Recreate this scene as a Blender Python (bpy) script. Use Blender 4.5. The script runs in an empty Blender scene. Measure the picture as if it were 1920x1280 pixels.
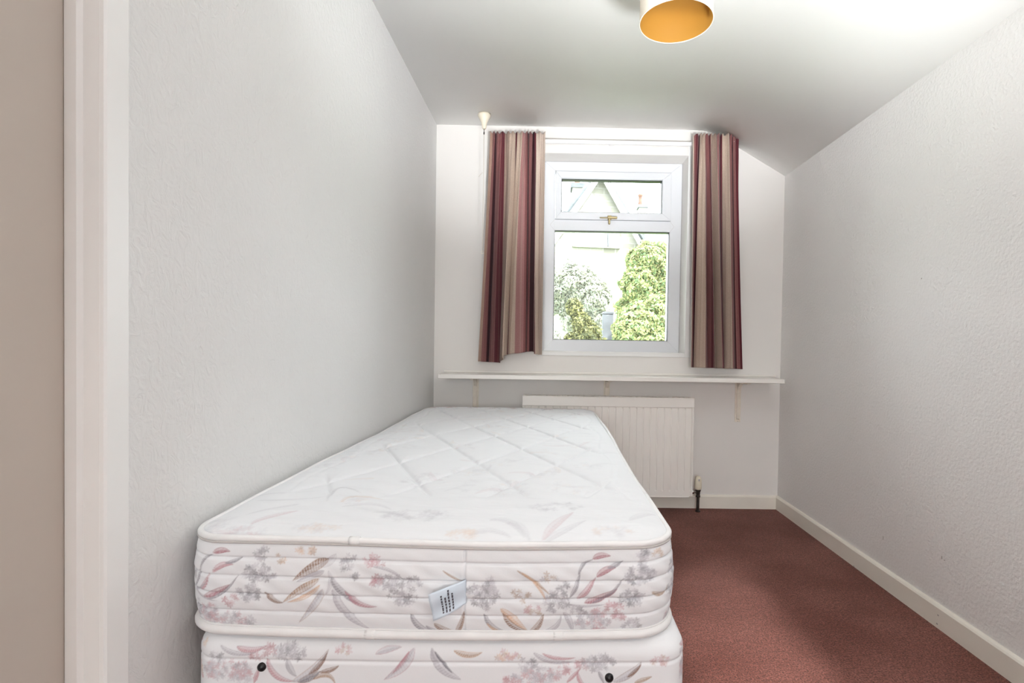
import bpy, bmesh, math, random
import numpy as np
from mathutils import Vector, Matrix

random.seed(4)
rng = np.random.default_rng(7)
S = bpy.context.scene
C = S.collection

# ------------------------------------------------------------------ camera
F, YAW, PITCH, ROLL, PX, PY, CH = 978.54, -0.0090, -0.0183, 0.0159, 1041.1, 662.7, 0.9403
_f = Vector((-math.sin(YAW) * math.cos(PITCH), math.cos(YAW) * math.cos(PITCH), math.sin(PITCH)))
_r = Vector((math.cos(YAW), math.sin(YAW), 0))
_u = _r.cross(_f)
CR = math.cos(ROLL) * _r + math.sin(ROLL) * _u
CU = -math.sin(ROLL) * _r + math.cos(ROLL) * _u
CAM = Vector((0, 0, CH))
cd = bpy.data.cameras.new('camera')
cam = bpy.data.objects.new('camera', cd)
C.objects.link(cam)
cam.matrix_world = Matrix(((CR.x, CU.x, -_f.x, 0), (CR.y, CU.y, -_f.y, 0), (CR.z, CU.z, -_f.z, CH), (0, 0, 0, 1)))
cd.sensor_width = 36
cd.lens = F / 1920 * 36
cd.shift_x = -(PX - 960) / 1920
cd.shift_y = (PY - 640) / 1920
cd.clip_start = 0.02
S.camera = cam


def ray(x, y):
    return _f + CR * ((x - PX) / F) + CU * ((PY - y) / F)


def atY(x, y, Y):
    d = ray(x, y)
    return CAM + d * (Y / d.y)


def atX(x, y, X):
    d = ray(x, y)
    return CAM + d * (X / d.x)


def atZ(x, y, Z):
    d = ray(x, y)
    return CAM + d * ((Z - CH) / d.z)


# ------------------------------------------------------------------ world, sun, exposure
w = bpy.data.worlds.new('world')
S.world = w
w.use_nodes = True
bg = w.node_tree.nodes['Background']
bg.inputs['Color'].default_value = (0.93, 0.97, 1.0, 1)
bg.inputs['Strength'].default_value = 10.0
S.view_settings.view_transform = 'Standard'
S.view_settings.look = 'None'
S.view_settings.gamma = 1
S.view_settings.use_curve_mapping = False
S.view_settings.exposure = 0.12
S.cycles.max_bounces = 16
S.cycles.diffuse_bounces = 12


def light(name, kind, loc, target, energy, color=(1, 1, 1), size=None, size_y=None):
    l = bpy.data.lights.new(name, kind)
    o = bpy.data.objects.new(name, l)
    C.objects.link(o)
    o.location = loc
    o.rotation_euler = (Vector(target) - Vector(loc)).to_track_quat('-Z', 'Y').to_euler()
    l.energy = energy
    l.color = color
    if kind == 'AREA':
        l.shape = 'RECTANGLE'
        l.size, l.size_y = size, size_y or size
    elif kind == 'POINT':
        l.shadow_soft_size = size
    return o


sun = light('sun', 'SUN', (6, -5, 12), (0, 0, 4.0), 14.0, (1, 0.96, 0.9))
sun.rotation_euler = Vector((-0.55, 0.55, -0.85)).to_track_quat('-Z', 'Y').to_euler()
sun.data.angle = 0.009
# unseen area and point fill lights, added on the landing behind the camera
light('landing_area_fill', 'AREA', (-0.42, -5.9, 1.30), (0.4, 3.0, 1.0), 105, (0.95, 0.98, 1.0), 0.56, 1.3)
light('landing_point_fill', 'POINT', (0.83, -0.92, 2.38), (0, 0, 0), 28, (1, 0.985, 0.96), 0.10)


def spot(name, loc, target, energy, angle, blend, radius, color=(0.95, 0.98, 1.0)):
    o = light(name, 'SPOT', loc, target, energy, color)
    o.data.spot_size = math.radians(angle)
    o.data.spot_blend = blend
    o.data.shadow_soft_size = radius
    return o


# landing downlight that falls through the doorway onto the carpet
spot('landing_downlight', (0.82, -0.90, 2.20), (0.76, 1.60, 0.0), 430, 15, 0.7, 0.02, (1, 0.97, 0.94))
# two unseen fill spots added beside the camera, bounced off the ceiling
spot('ceiling_bounce_fill', (0.50, -0.12, 0.38), (0.30, 1.85, 2.19), 380, 56, 0.7, 0.12)
spot('ceiling_bounce_fill', (0.25, -0.12, 1.15), (0.42, 0.55, 2.19), 76, 110, 0.8, 0.12)

# ------------------------------------------------------------------ dimensions (fitted)
XL, XR, YB, ZC, ZS = -0.6726, 1.3374, 3.0206, 2.1864, 1.9297
YW = 3.1506
YF = -0.32          # inner face of the wall behind the camera


# ------------------------------------------------------------------ helpers
def link(o, parent=None):
    C.objects.link(o)
    if parent is not None:
        o.parent = parent
        o.matrix_parent_inverse = parent.matrix_world.inverted() if parent.type != 'EMPTY' else Matrix.Translation(-parent.location)
    return o


def mesh(name, verts, faces, m, parent=None, smooth=False, col=None):
    me = bpy.data.meshes.new(name)
    if isinstance(verts, np.ndarray):
        verts = verts.tolist()
    if isinstance(faces, np.ndarray):
        faces = faces.tolist()
    me.from_pydata(verts, [], faces)
    if col is not None:
        a = me.color_attributes.new('Col', 'FLOAT_COLOR', 'POINT')
        c = np.ones((len(verts), 4), dtype=np.float32)
        c[:, :3] = col
        a.data.foreach_set('color', c.ravel())
    if smooth:
        me.polygons.foreach_set('use_smooth', [True] * len(me.polygons))
    me.materials.append(m)
    me.update()
    o = bpy.data.objects.new(name, me)
    return link(o, parent)


def fix(o):
    bm = bmesh.new()
    bm.from_mesh(o.data)
    bmesh.ops.recalc_face_normals(bm, faces=bm.faces)
    bm.to_mesh(o.data)
    bm.free()
    return o


def from_bm(name, bm, m, parent=None, smooth=False):
    bmesh.ops.recalc_face_normals(bm, faces=bm.faces)
    me = bpy.data.meshes.new(name)
    bm.to_mesh(me)
    bm.free()
    if smooth:
        me.polygons.foreach_set('use_smooth', [True] * len(me.polygons))
    me.materials.append(m)
    return link(bpy.data.objects.new(name, me), parent)


def add_box(bm, a, b, bev=0, seg=1):
    x0, y0, z0 = (min(a[i], b[i]) for i in range(3))
    x1, y1, z1 = (max(a[i], b[i]) for i in range(3))
    v = [bm.verts.new(p) for p in ((x0, y0, z0), (x1, y0, z0), (x1, y1, z0), (x0, y1, z0), (x0, y0, z1), (x1, y0, z1), (x1, y1, z1), (x0, y1, z1))]
    fs = [bm.faces.new([v[i] for i in q]) for q in ((0, 3, 2, 1), (4, 5, 6, 7), (0, 1, 5, 4), (1, 2, 6, 5), (2, 3, 7, 6), (3, 0, 4, 7))]
    if bev:
        es = list({e for f in fs for e in f.edges})
        bmesh.ops.bevel(bm, geom=es, offset=bev, segments=seg, affect='EDGES', profile=0.5)


def box(name, a, b, m, parent=None, bev=0, seg=1):
    bm = bmesh.new()
    add_box(bm, a, b, bev, seg)
    return from_bm(name, bm, m, parent)


def boxes(name, lst, m, parent=None, bev=0):
    bm = bmesh.new()
    for a, b in lst:
        add_box(bm, a, b, bev)
    return from_bm(name, bm, m, parent)


def prism(name, poly, vec, m, parent=None, smooth=False):
    n = len(poly)
    vec = Vector(vec)
    v = [tuple(p) for p in poly] + [tuple(Vector(p) + vec) for p in poly]
    f = [list(range(n)), list(range(2 * n - 1, n - 1, -1))] + [[i, i + n, (i + 1) % n + n, (i + 1) % n] for i in range(n)]
    return fix(mesh(name, v, f, m, parent, smooth))


def tube(name, pts, rad, m, parent=None, n=10, closed=False, caps=True):
    pts = [Vector(p) for p in pts]
    N = len(pts)
    rads = rad if isinstance(rad, (list, tuple)) else [rad] * N
    V, Fc = [], []
    prev = None
    for i, p in enumerate(pts):
        if closed:
            t = (pts[(i + 1) % N] - pts[i - 1]).normalized()
        else:
            t = (pts[min(i + 1, N - 1)] - pts[max(i - 1, 0)]).normalized()
        if prev is None:
            a = t.orthogonal().normalized()
        else:
            a = (prev - t * prev.dot(t))
            a = a.normalized() if a.length > 1e-6 else t.orthogonal().normalized()
        prev = a
        b = t.cross(a)
        for k in range(n):
            th = 2 * math.pi * k / n
            V.append(tuple(p + (a * math.cos(th) + b * math.sin(th)) * rads[i]))
    for i in range(N if closed else N - 1):
        j = (i + 1) % N
        for k in range(n):
            Fc.append([i * n + k, i * n + (k + 1) % n, j * n + (k + 1) % n, j * n + k])
    if caps and not closed:
        Fc.append(list(range(n))[::-1])
        Fc.append([(N - 1) * n + k for k in range(n)])
    return fix(mesh(name, V, Fc, m, parent, True))


def lathe(name, prof, centre, m, parent=None, n=32, axis='Z', smooth=True):
    V, Fc = [], []
    c = Vector(centre)
    for r, h in prof:
        for k in range(n):
            t = 2 * math.pi * k / n
            a, b = r * math.cos(t), r * math.sin(t)
            p = {'Z': (a, b, h), 'Y': (a, h, b), 'X': (h, a, b)}[axis]
            V.append(tuple(c + Vector(p)))
    for i in range(len(prof) - 1):
        for k in range(n):
            Fc.append([i * n + k, i * n + (k + 1) % n, (i + 1) * n + (k + 1) % n, (i + 1) * n + k])
    if prof[0][0] > 1e-5 and prof[0] != prof[-1]:
        Fc.append(list(range(n)))
    if prof[-1][0] > 1e-5 and prof[0] != prof[-1]:
        Fc.append([(len(prof) - 1) * n + k for k in range(n)])
    return fix(mesh(name, V, Fc, m, parent, smooth))


def empty(name, loc, label, cat, group=None):
    o = bpy.data.objects.new(name, None)
    o.location = loc
    o.empty_display_size = 0.1
    C.objects.link(o)
    return tag(o, label, cat, group)


def tag(o, label, cat, group=None):
    o['label'] = label
    o['category'] = cat
    if group:
        o['group'] = group
    return o


def struct(o, label=None):
    o['kind'] = 'structure'
    if label:
        o['label'] = label
    return o


# ------------------------------------------------------------------ materials
def srgb(r, g, b):
    f = lambda c: (c / 255 / 12.92) if c / 255 <= 0.04045 else ((c / 255 + 0.055) / 1.055) ** 2.4
    return (f(r), f(g), f(b))


def mat(name, col, rough=0.6, metal=0.0, spec=0.3, noise=0.0, nscale=8.0, bump=0.0, bscale=80.0, bdist=0.002,
        stretch=(1, 1, 1), attr=None, distort=0.0, sheen=0.0, detail=4.0):
    m = bpy.data.materials.new(name)
    m.use_nodes = True
    nt = m.node_tree
    N, L = nt.nodes, nt.links
    b = N['Principled BSDF']
    b.inputs['Roughness'].default_value = rough
    b.inputs['Metallic'].default_value = metal
    b.inputs['Specular IOR Level'].default_value = spec
    b.inputs['Sheen Weight'].default_value = sheen
    tc = N.new('ShaderNodeTexCoord')
    src = None
    if attr:
        at = N.new('ShaderNodeAttribute')
        at.attribute_name = attr
        src = at.outputs['Color']
    else:
        b.inputs['Base Color'].default_value = (*col, 1)
    if noise > 0:
        nz = N.new('ShaderNodeTexNoise')
        nz.inputs['Scale'].default_value = nscale
        nz.inputs['Detail'].default_value = detail
        L.new(tc.outputs['Object'], nz.inputs['Vector'])
        mr = N.new('ShaderNodeMapRange')
        mr.inputs['From Min'].default_value = 0.3
        mr.inputs['From Max'].default_value = 0.7
        mr.inputs['To Min'].default_value = 1 - noise
        mr.inputs['To Max'].default_value = 1 + noise
        L.new(nz.outputs['Fac'], mr.inputs['Value'])
        mx = N.new('ShaderNodeMix')
        mx.data_type = 'RGBA'
        mx.blend_type = 'MULTIPLY'
        mx.inputs['Factor'].default_value = 1
        if src is not None:
            L.new(src, mx.inputs[6])
        else:
            mx.inputs[6].default_value = (*col, 1)
        L.new(mr.outputs['Result'], mx.inputs[7])
        src = mx.outputs[2]
    if src is not None:
        L.new(src, b.inputs['Base Color'])
    if bump > 0:
        mp = N.new('ShaderNodeMapping')
        mp.inputs['Scale'].default_value = stretch
        L.new(tc.outputs['Object'], mp.inputs['Vector'])
        n2 = N.new('ShaderNodeTexNoise')
        n2.inputs['Scale'].default_value = bscale
        n2.inputs['Detail'].default_value = 3
        n2.inputs['Distortion'].default_value = distort
        L.new(mp.outputs['Vector'], n2.inputs['Vector'])
        bp = N.new('ShaderNodeBump')
        bp.inputs['Strength'].default_value = bump
        bp.inputs['Distance'].default_value = bdist
        L.new(n2.outputs['Fac'], bp.inputs['Height'])
        L.new(bp.outputs['Normal'], b.inputs['Normal'])
    return m


def mat_carpet():
    m = mat('carpet_maroon', (0.2, 0.08, 0.07), 0.95, spec=0.1, sheen=0.12)
    nt = m.node_tree
    N, L = nt.nodes, nt.links
    b = N['Principled BSDF']
    tc = N.new('ShaderNodeTexCoord')
    big = N.new('ShaderNodeTexNoise')
    big.inputs['Scale'].default_value = 3.2
    big.inputs['Detail'].default_value = 3
    fine = N.new('ShaderNodeTexNoise')
    fine.inputs['Scale'].default_value = 210
    fine.inputs['Detail'].default_value = 2
    mid = N.new('ShaderNodeTexNoise')
    mid.inputs['Scale'].default_value = 70
    mid.inputs['Detail'].default_value = 3
    for n in (big, fine, mid):
        L.new(tc.outputs['Object'], n.inputs['Vector'])
    rp = N.new('ShaderNodeValToRGB')
    rp.color_ramp.elements[0].position = 0.36
    rp.color_ramp.elements[1].position = 0.66
    rp.color_ramp.elements[0].color = (0.140, 0.046, 0.033, 1)
    rp.color_ramp.elements[1].color = (0.195, 0.074, 0.057, 1)
    L.new(big.outputs['Fac'], rp.inputs['Fac'])
    cur = rp.outputs['Color']
    for n, lo, hi in ((fine, 0.35, 1.65), (mid, 0.78, 1.22)):
        mr = N.new('ShaderNodeMapRange')
        mr.inputs['From Min'].default_value = 0.3
        mr.inputs['From Max'].default_value = 0.7
        mr.inputs['To Min'].default_value = lo
        mr.inputs['To Max'].default_value = hi
        L.new(n.outputs['Fac'], mr.inputs['Value'])
        mx = N.new('ShaderNodeMix')
        mx.data_type = 'RGBA'
        mx.blend_type = 'MULTIPLY'
        mx.inputs['Factor'].default_value = 1
        L.new(cur, mx.inputs[6])
        L.new(mr.outputs['Result'], mx.inputs[7])
        cur = mx.outputs[2]
    L.new(cur, b.inputs['Base Color'])
    bp = N.new('ShaderNodeBump')
    bp.inputs['Strength'].default_value = 0.8
    bp.inputs['Distance'].default_value = 0.004
    L.new(fine.outputs['Fac'], bp.inputs['Height'])
    L.new(bp.outputs['Normal'], b.inputs['Normal'])
    return m


def mat_glass():
    m = bpy.data.materials.new('window_glass')
    m.use_nodes = True
    N, L = m.node_tree.nodes, m.node_tree.links
    N.remove(N['Principled BSDF'])
    t = N.new('ShaderNodeBsdfTransparent')
    t.inputs['Color'].default_value = (0.96, 0.98, 0.97, 1)
    g = N.new('ShaderNodeBsdfGlossy')
    g.inputs['Roughness'].default_value = 0.01
    fr = N.new('ShaderNodeFresnel')
    fr.inputs['IOR'].default_value = 1.45
    mx = N.new('ShaderNodeMixShader')
    L.new(fr.outputs['Fac'], mx.inputs['Fac'])
    L.new(t.outputs['BSDF'], mx.inputs[1])
    L.new(g.outputs['BSDF'], mx.inputs[2])
    L.new(mx.outputs['Shader'], N['Material Output'].inputs['Surface'])
    return m


def mat_trans(name, col, trans, attr=None, mixf=0.4, rough=0.7):
    m = bpy.data.materials.new(name)
    m.use_nodes = True
    N, L = m.node_tree.nodes, m.node_tree.links
    b = N['Principled BSDF']
    b.inputs['Base Color'].default_value = (*col, 1)
    b.inputs['Roughness'].default_value = rough
    b.inputs['Specular IOR Level'].default_value = 0.2
    t = N.new('ShaderNodeBsdfTranslucent')
    t.inputs['Color'].default_value = (*trans, 1)
    if attr:
        a = N.new('ShaderNodeAttribute')
        a.attribute_name = attr
        L.new(a.outputs['Color'], b.inputs['Base Color'])
        L.new(a.outputs['Color'], t.inputs['Color'])
    mx = N.new('ShaderNodeMixShader')
    mx.inputs['Fac'].default_value = mixf
    L.new(b.outputs['BSDF'], mx.inputs[1])
    L.new(t.outputs['BSDF'], mx.inputs[2])
    L.new(mx.outputs['Shader'], N['Material Output'].inputs['Surface'])
    return m


def mat_stone():
    m = mat('pale_rubble_stone', (0.6, 0.55, 0.45), 0.9, spec=0.1)
    N, L = m.node_tree.nodes, m.node_tree.links
    b = N['Principled BSDF']
    tc = N.new('ShaderNodeTexCoord')
    mp = N.new('ShaderNodeMapping')
    mp.inputs['Rotation'].default_value = (math.pi / 2, 0, 0)
    L.new(tc.outputs['Object'], mp.inputs['Vector'])
    nz = N.new('ShaderNodeTexNoise')
    nz.inputs['Scale'].default_value = 2.5
    L.new(mp.outputs['Vector'], nz.inputs['Vector'])
    ad = N.new('ShaderNodeMix')
    ad.data_type = 'VECTOR'
    ad.inputs['Factor'].default_value = 0.06
    L.new(mp.outputs['Vector'], ad.inputs[4])
    L.new(nz.outputs['Color'], ad.inputs[5])
    br = N.new('ShaderNodeTexBrick')
    br.inputs['Color1'].default_value = (0.26, 0.25, 0.22, 1)
    br.inputs['Color2'].default_value = (0.16, 0.15, 0.125, 1)
    br.inputs['Mortar'].default_value = (0.28, 0.27, 0.25, 1)
    br.inputs['Scale'].default_value = 1.0
    br.inputs['Mortar Size'].default_value = 0.022
    br.inputs['Brick Width'].default_value = 0.42
    br.inputs['Row Height'].default_value = 0.19
    br.inputs['Bias'].default_value = -0.3
    L.new(ad.outputs[1], br.inputs['Vector'])
    L.new(br.outputs['Color'], b.inputs['Base Color'])
    bp = N.new('ShaderNodeBump')
    bp.inputs['Distance'].default_value = 0.03
    bp.inputs['Strength'].default_value = 0.8
    bp.invert = True
    L.new(br.outputs['Fac'], bp.inputs['Height'])
    L.new(bp.outputs['Normal'], b.inputs['Normal'])
    return m


M = {}
M['wall_left'] = mat('embossed_wallpaper', (0.71, 0.71, 0.705), 0.75, spec=0.2, noise=0.025, nscale=1.6, bump=0.55, bscale=44, bdist=0.0042, stretch=(1, 1, 0.7), distort=2.2)
M['wall_right'] = mat('textured_wallpaper', (0.78, 0.77, 0.76), 0.8, spec=0.2, noise=0.025, nscale=1.8, bump=0.7, bscale=100, bdist=0.004)
M['wall_back'] = mat('painted_plaster', (0.77, 0.75, 0.725), 0.75, spec=0.2, noise=0.02, nscale=2.5, bump=0.12, bscale=40, bdist=0.002)
M['ceiling'] = mat('ceiling_paint', (0.92, 0.915, 0.905), 0.7, spec=0.2, noise=0.015, nscale=1.2, bump=0.08, bscale=25, bdist=0.002)
M['gloss'] = mat('cream_gloss_paint', (0.80, 0.765, 0.69), 0.35, spec=0.45, noise=0.03, nscale=6)
M['trim_white'] = mat('white_satin_paint', (0.80, 0.80, 0.79), 0.4, spec=0.4, noise=0.02, nscale=3)
M['door'] = mat('taupe_door_paint', (0.50, 0.445, 0.395), 0.5, spec=0.35, noise=0.03, nscale=2.5)
M['upvc'] = mat('white_upvc', (0.70, 0.715, 0.745), 0.3, spec=0.5)
M['black'] = mat('black_gasket', (0.012, 0.015, 0.02), 0.4, spec=0.4)
M['black_plastic'] = mat('black_plastic', (0.008, 0.008, 0.009), 0.35, spec=0.4)
M['brass'] = mat('aged_brass', (0.52, 0.43, 0.24), 0.35, metal=1.0)
M['chrome'] = mat('worn_chrome', (0.7, 0.68, 0.66), 0.2, metal=1.0)
M['pipe'] = mat('dark_pipe', (0.035, 0.026, 0.022), 0.45, metal=0.3, spec=0.4, noise=0.3, nscale=60)
M['rad'] = mat('cream_radiator_enamel', (0.86, 0.83, 0.785), 0.4, spec=0.4, noise=0.02, nscale=5)
M['shelf'] = mat('cream_shelf_paint', (0.83, 0.805, 0.765), 0.45, spec=0.35, noise=0.02, nscale=5)
M['bracket'] = mat('painted_bracket', (0.78, 0.72, 0.63), 0.5, spec=0.3, noise=0.05, nscale=40)
M['plastic'] = mat('aged_cream_plastic', (0.76, 0.70, 0.57), 0.4, spec=0.4)
M['cord'] = mat('pull_cord', (0.60, 0.55, 0.47), 0.8)
M['rail'] = mat('white_plastic_rail', (0.85, 0.85, 0.85), 0.35, spec=0.5)
M['carpet'] = mat_carpet()
M['glass'] = mat_glass()
M['print'] = mat('printed_damask', (1, 1, 1), 0.7, spec=0.2, attr='Col', sheen=0.1, bump=0.12, bscale=420, bdist=0.001)
M['quilt'] = mat('quilted_damask', (1, 1, 1), 0.75, spec=0.15, attr='Col', sheen=0.1, bump=0.4, bscale=34, bdist=0.004, stretch=(0.35, 1.6, 1), distort=0.6)
M['piping'] = mat('piping_tape', (0.775, 0.775, 0.775), 0.7, spec=0.2, noise=0.05, nscale=18)
M['ticking'] = mat('plain_ticking', (0.78, 0.77, 0.76), 0.8, spec=0.1)
M['stitch'] = mat('grey_stitching', (0.52, 0.50, 0.49), 0.8)
M['label'] = mat('pale_blue_satin', (0.62, 0.71, 0.80), 0.45, spec=0.4, sheen=0.2)
M['label_print'] = mat('label_ink', (0.09, 0.09, 0.11), 0.7)
M['curtain'] = mat('striped_curtain_weave', (1, 1, 1), 0.9, spec=0.08, attr='Col', sheen=0.15, noise=0.10, nscale=230, bump=0.25, bscale=300, bdist=0.001, stretch=(1, 1, 2))
M['shade_out'] = mat_trans('cream_shade_fabric', (0.86, 0.83, 0.74), (0.8, 0.7, 0.5), mixf=0.3)
M['shade_in'] = mat_trans('amber_shade_lining', (0.44, 0.215, 0.035), (0.6, 0.32, 0.07), mixf=0.25)
M['stone'] = mat_stone()
M['slate'] = mat('grey_slate_roof', (0.085, 0.095, 0.105), 0.7, noise=0.2, nscale=3, bump=0.4, bscale=6, bdist=0.02, stretch=(1, 1, 4))
M['barge'] = mat('white_barge_paint', (0.8, 0.8, 0.8), 0.5)
M['ext_glass'] = mat('pale_window_glass', (0.55, 0.58, 0.62), 0.1, spec=0.8)
M['terracotta'] = mat('terracotta', (0.14, 0.075, 0.055), 0.8, noise=0.15, nscale=5)
M['leaf'] = mat_trans('leaf', (0.1, 0.2, 0.05), (0.1, 0.2, 0.05), attr='Col', mixf=0.35, rough=0.5)
M['bark'] = mat('bark', (0.12, 0.09, 0.06), 0.9, noise=0.3, nscale=14, bump=0.6, bscale=20, bdist=0.02)
M['grass'] = mat('lawn', (0.10, 0.17, 0.045), 0.95, noise=0.3, nscale=1.5, bump=0.5, bscale=40, bdist=0.03)
M['post_stone'] = mat('grey_post_stone', (0.085, 0.09, 0.10), 0.85, noise=0.2, nscale=6, bump=0.4, bscale=20, bdist=0.01)
M['bulb'] = mat('opal_bulb', (0.85, 0.85, 0.83), 0.25)

# ------------------------------------------------------------------ room shell
struct(box('floor', (XL - 0.12, YF - 6.1, -0.12), (XR + 0.12, YB + 0.02, 0), M['carpet']), 'maroon carpeted floor')

# ceiling: flat, then a soft bend into the slope along the right wall
prof = [(XL - 0.1, ZC), (0.2, ZC), (0.70, ZC - 0.002)]
bend = [atY(x, y, YB) for x, y in ((1318, 245), (1335, 249), (1350, 255), (1364, 263), (1378, 273))]
prof += [(p.x, p.z) for p in bend]
x0, z0 = prof[-1]
for t in (0.33, 0.66, 1.0):
    prof.append((x0 + (XR - x0) * t, z0 + (ZS - z0) * t))
sl = (ZS - z0) / (XR - x0)
prof.append((XR + 0.12, ZS + sl * 0.12))
low = [(x, YF - 0.1, z) for x, z in prof]
V = low + [(x, YB + 0.05, z) for x, y, z in low]
V += [(XL - 0.1, YF - 0.1, ZC + 0.2), (XR + 0.12, YF - 0.1, ZC + 0.2), (XL - 0.1, YB + 0.05, ZC + 0.2), (XR + 0.12, YB + 0.05, ZC + 0.2)]
n = len(low)
Fc = [[i, i + 1, i + 1 + n, i + n] for i in range(n - 1)]
a, b, c, d = 2 * n, 2 * n + 1, 2 * n + 2, 2 * n + 3
Fc += [[a, b, d, c], [0, n, c, a], [n - 1, b, d, 2 * n - 1], list(range(n)) + [b, a], [n + i for i in range(n)] + [d, c]]
ceil = fix(mesh('ceiling', V, Fc, M['ceiling']))
for i, p in enumerate(ceil.data.polygons):
    p.use_smooth = i < n - 1
struct(ceil, 'white ceiling sloping down towards the right wall')

# left wall with a doorway near the camera
DY1 = 0.7815      # far edge of the door opening
DY0 = 0.02
DZ = 2.0
struct(boxes('wall_left', [((XL - 0.1, DY1, 0), (XL, YB + 0.05, ZC + 0.05)),
                           ((XL - 0.1, DY0, DZ), (XL, DY1, ZC + 0.05)),
                           ((XL - 0.1, YF - 0.1, 0), (XL, DY0, ZC + 0.05))], M['wall_left']), 'left wall in embossed off-white wallpaper')
struct(box('wall_right', (XR, YF - 0.1, 0), (XR + 0.1, YB + 0.05, ZS + 0.02), M['wall_right']), 'right wall in textured off-white wallpaper')

# window opening
WX0, WX1 = atY(1019, 480, YW).x, atY(1276.5, 480, YW).x
WZ1, WZ0 = atY(1150, 304.5, YW).z, atY(1150, 660, YW).z
HX0, HX1, HZ0, HZ1 = WX0 - 0.001, WX1 + 0.001, WZ0 - 0.001, WZ1 + 0.001
YO = YB + 0.32
struct(boxes('wall_back', [((XL - 0.1, YB, 0), (HX0, YO, ZC + 0.15)), ((HX1, YB, 0), (XR + 0.1, YO, ZC + 0.15)),
                           ((HX0, YB, 0), (HX1, YO, HZ0)), ((HX0, YB, HZ1), (HX1, YO, ZC + 0.15))], M['wall_back']), 'end wall with the window, painted off-white')

# wall behind the camera with the opening to the landing, and the landing itself
OX0, OX1, OZ = -0.645, 0.82, 1.96
struct(boxes('wall_front', [((XL - 0.1, YF - 0.1, 0), (OX0, YF, ZC + 0.05)), ((OX1, YF - 0.1, 0), (XR + 0.1, YF, ZC + 0.05)),
                            ((OX0, YF - 0.1, OZ), (OX1, YF, ZC + 0.05))], M['wall_back']), 'wall behind the camera with the opening to the landing')
LY = YF - 5.9
struct(box('wall_landing_left', (XL - 0.2, LY, 0), (XL - 0.1, YF - 0.1, 2.7), M['wall_back']))
struct(box('wall_landing_right', (XR + 0.1, LY, 0), (XR + 0.2, YF - 0.1, 2.7), M['wall_back']))
struct(box('wall_landing_end', (XL - 0.2, LY - 0.1, 0), (XR + 0.2, LY, 2.7), M['wall_back']))
struct(box('ceiling_landing', (XL - 0.2, LY - 0.1, 2.6), (XR + 0.2, YF - 0.1, 2.7), M['ceiling']))
struct(box('ceiling_lintel', (XL - 0.2, YF - 0.12, ZC + 0.05), (XR + 0.2, YF - 0.02, 2.72), M['ceiling']))

# baseboards
BH = 0.078
def skirting(name, a, b, nrm, label):
    a, b, nrm = Vector(a), Vector(b), Vector(nrm)
    t = 0.014
    pf = [(0, 0), (t, 0), (t, BH - 0.010), (t * 0.75, BH - 0.004), (t * 0.35, BH), (0, BH)]
    poly = [a + nrm * q + Vector((0, 0, h)) for q, h in pf]
    return struct(prism(name, poly, b - a, M['gloss']), label)
skirting('baseboard_right', (XR, YF, 0), (XR, YB, 0), (-1, 0, 0), 'cream skirting board along the right wall')
skirting('baseboard_back', (XL, YB, 0), (XR, YB, 0), (0, -1, 0), 'cream skirting board under the window')
skirting('baseboard_left', (XL, 0.83, 0), (XL, YB, 0), (1, 0, 0), 'cream skirting board behind the bed')

# small scuffs and old fixing holes on the right-hand wall and skirting
wr = bpy.data.objects['wall_right']
M['scuff'] = mat('grey_scuff', (0.40, 0.37, 0.35), 0.8)
for (px, py), (ly, lz) in (((1728, 522), (0.004, 0.004)), ((1766, 1045), (0.003, 0.010)), ((1771, 1050), (0.006, 0.003)), ((1656, 1008), (0.002, 0.014))):
    p = atX(px, py, XR)
    box('scuff_mark', (XR - 0.0006, p.y - ly / 2, p.z - lz / 2), (XR + 0.0005, p.y + ly / 2, p.z + lz / 2), M['scuff'], wr)
bs = bpy.data.objects['baseboard_right']
for px, py in ((1601, 1061), (1759, 1153), (1757, 1169)):
    p = atX(px, py, XR - 0.014)
    box('nail_hole', (XR - 0.0146, p.y - 0.003, p.z - 0.0022), (XR - 0.013, p.y + 0.003, p.z + 0.0022), M['scuff'], bs)

# door 1 in the left wall: leaf set back in a white lining
JX = atY(131, 640, DY1).x
door = box('door_1', (JX - 0.04, DY0 + 0.005, 0.008), (JX, DY1 - 0.004, DZ - 0.004), M['door'], bev=0.002)
struct(door, 'flush taupe door at the left edge')
tr = struct(box('trim_1', (JX - 0.05, DY1 - 0.003, 0), (XL + 0.004, DY1 + 0.004, DZ), M['trim_white']), 'white door lining and architrave at the left')
SX = atY(150, 640, DY1 - 0.004).x
prism('door_stop', [(JX + 0.001, DY1 - 0.010, 0), (SX, DY1 - 0.010, 0), (SX + 0.004, DY1 - 0.003, 0), (JX + 0.001, DY1 - 0.003, 0)], (0, 0, DZ), M['trim_white'], tr)
AY = 0.828
prism('architrave', [(XL - 0.002, DY1 - 0.003, 0), (XL + 0.010, DY1 - 0.002, 0), (XL + 0.012, DY1 + 0.002, 0), (XL + 0.010, AY - 0.003, 0), (XL + 0.008, AY, 0), (XL - 0.002, AY, 0)],
      (0, 0, DZ + 0.05), M['trim_white'], tr)
box('architrave_head', (XL - 0.002, DY0 - 0.05, DZ), (XL + 0.010, AY, DZ + 0.05), M['trim_white'], tr)
box('architrave', (XL - 0.002, DY0 - 0.05, 0), (XL + 0.010, DY0, DZ), M['trim_white'], tr)
box('door_lining', (JX - 0.05, DY0 - 0.004, 0), (XL + 0.004, DY0 + 0.003, DZ), M['trim_white'], tr)
box('door_lining', (XL - 0.1, DY0, DZ - 0.003), (XL + 0.004, DY1, DZ + 0.004), M['trim_white'], tr)

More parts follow.
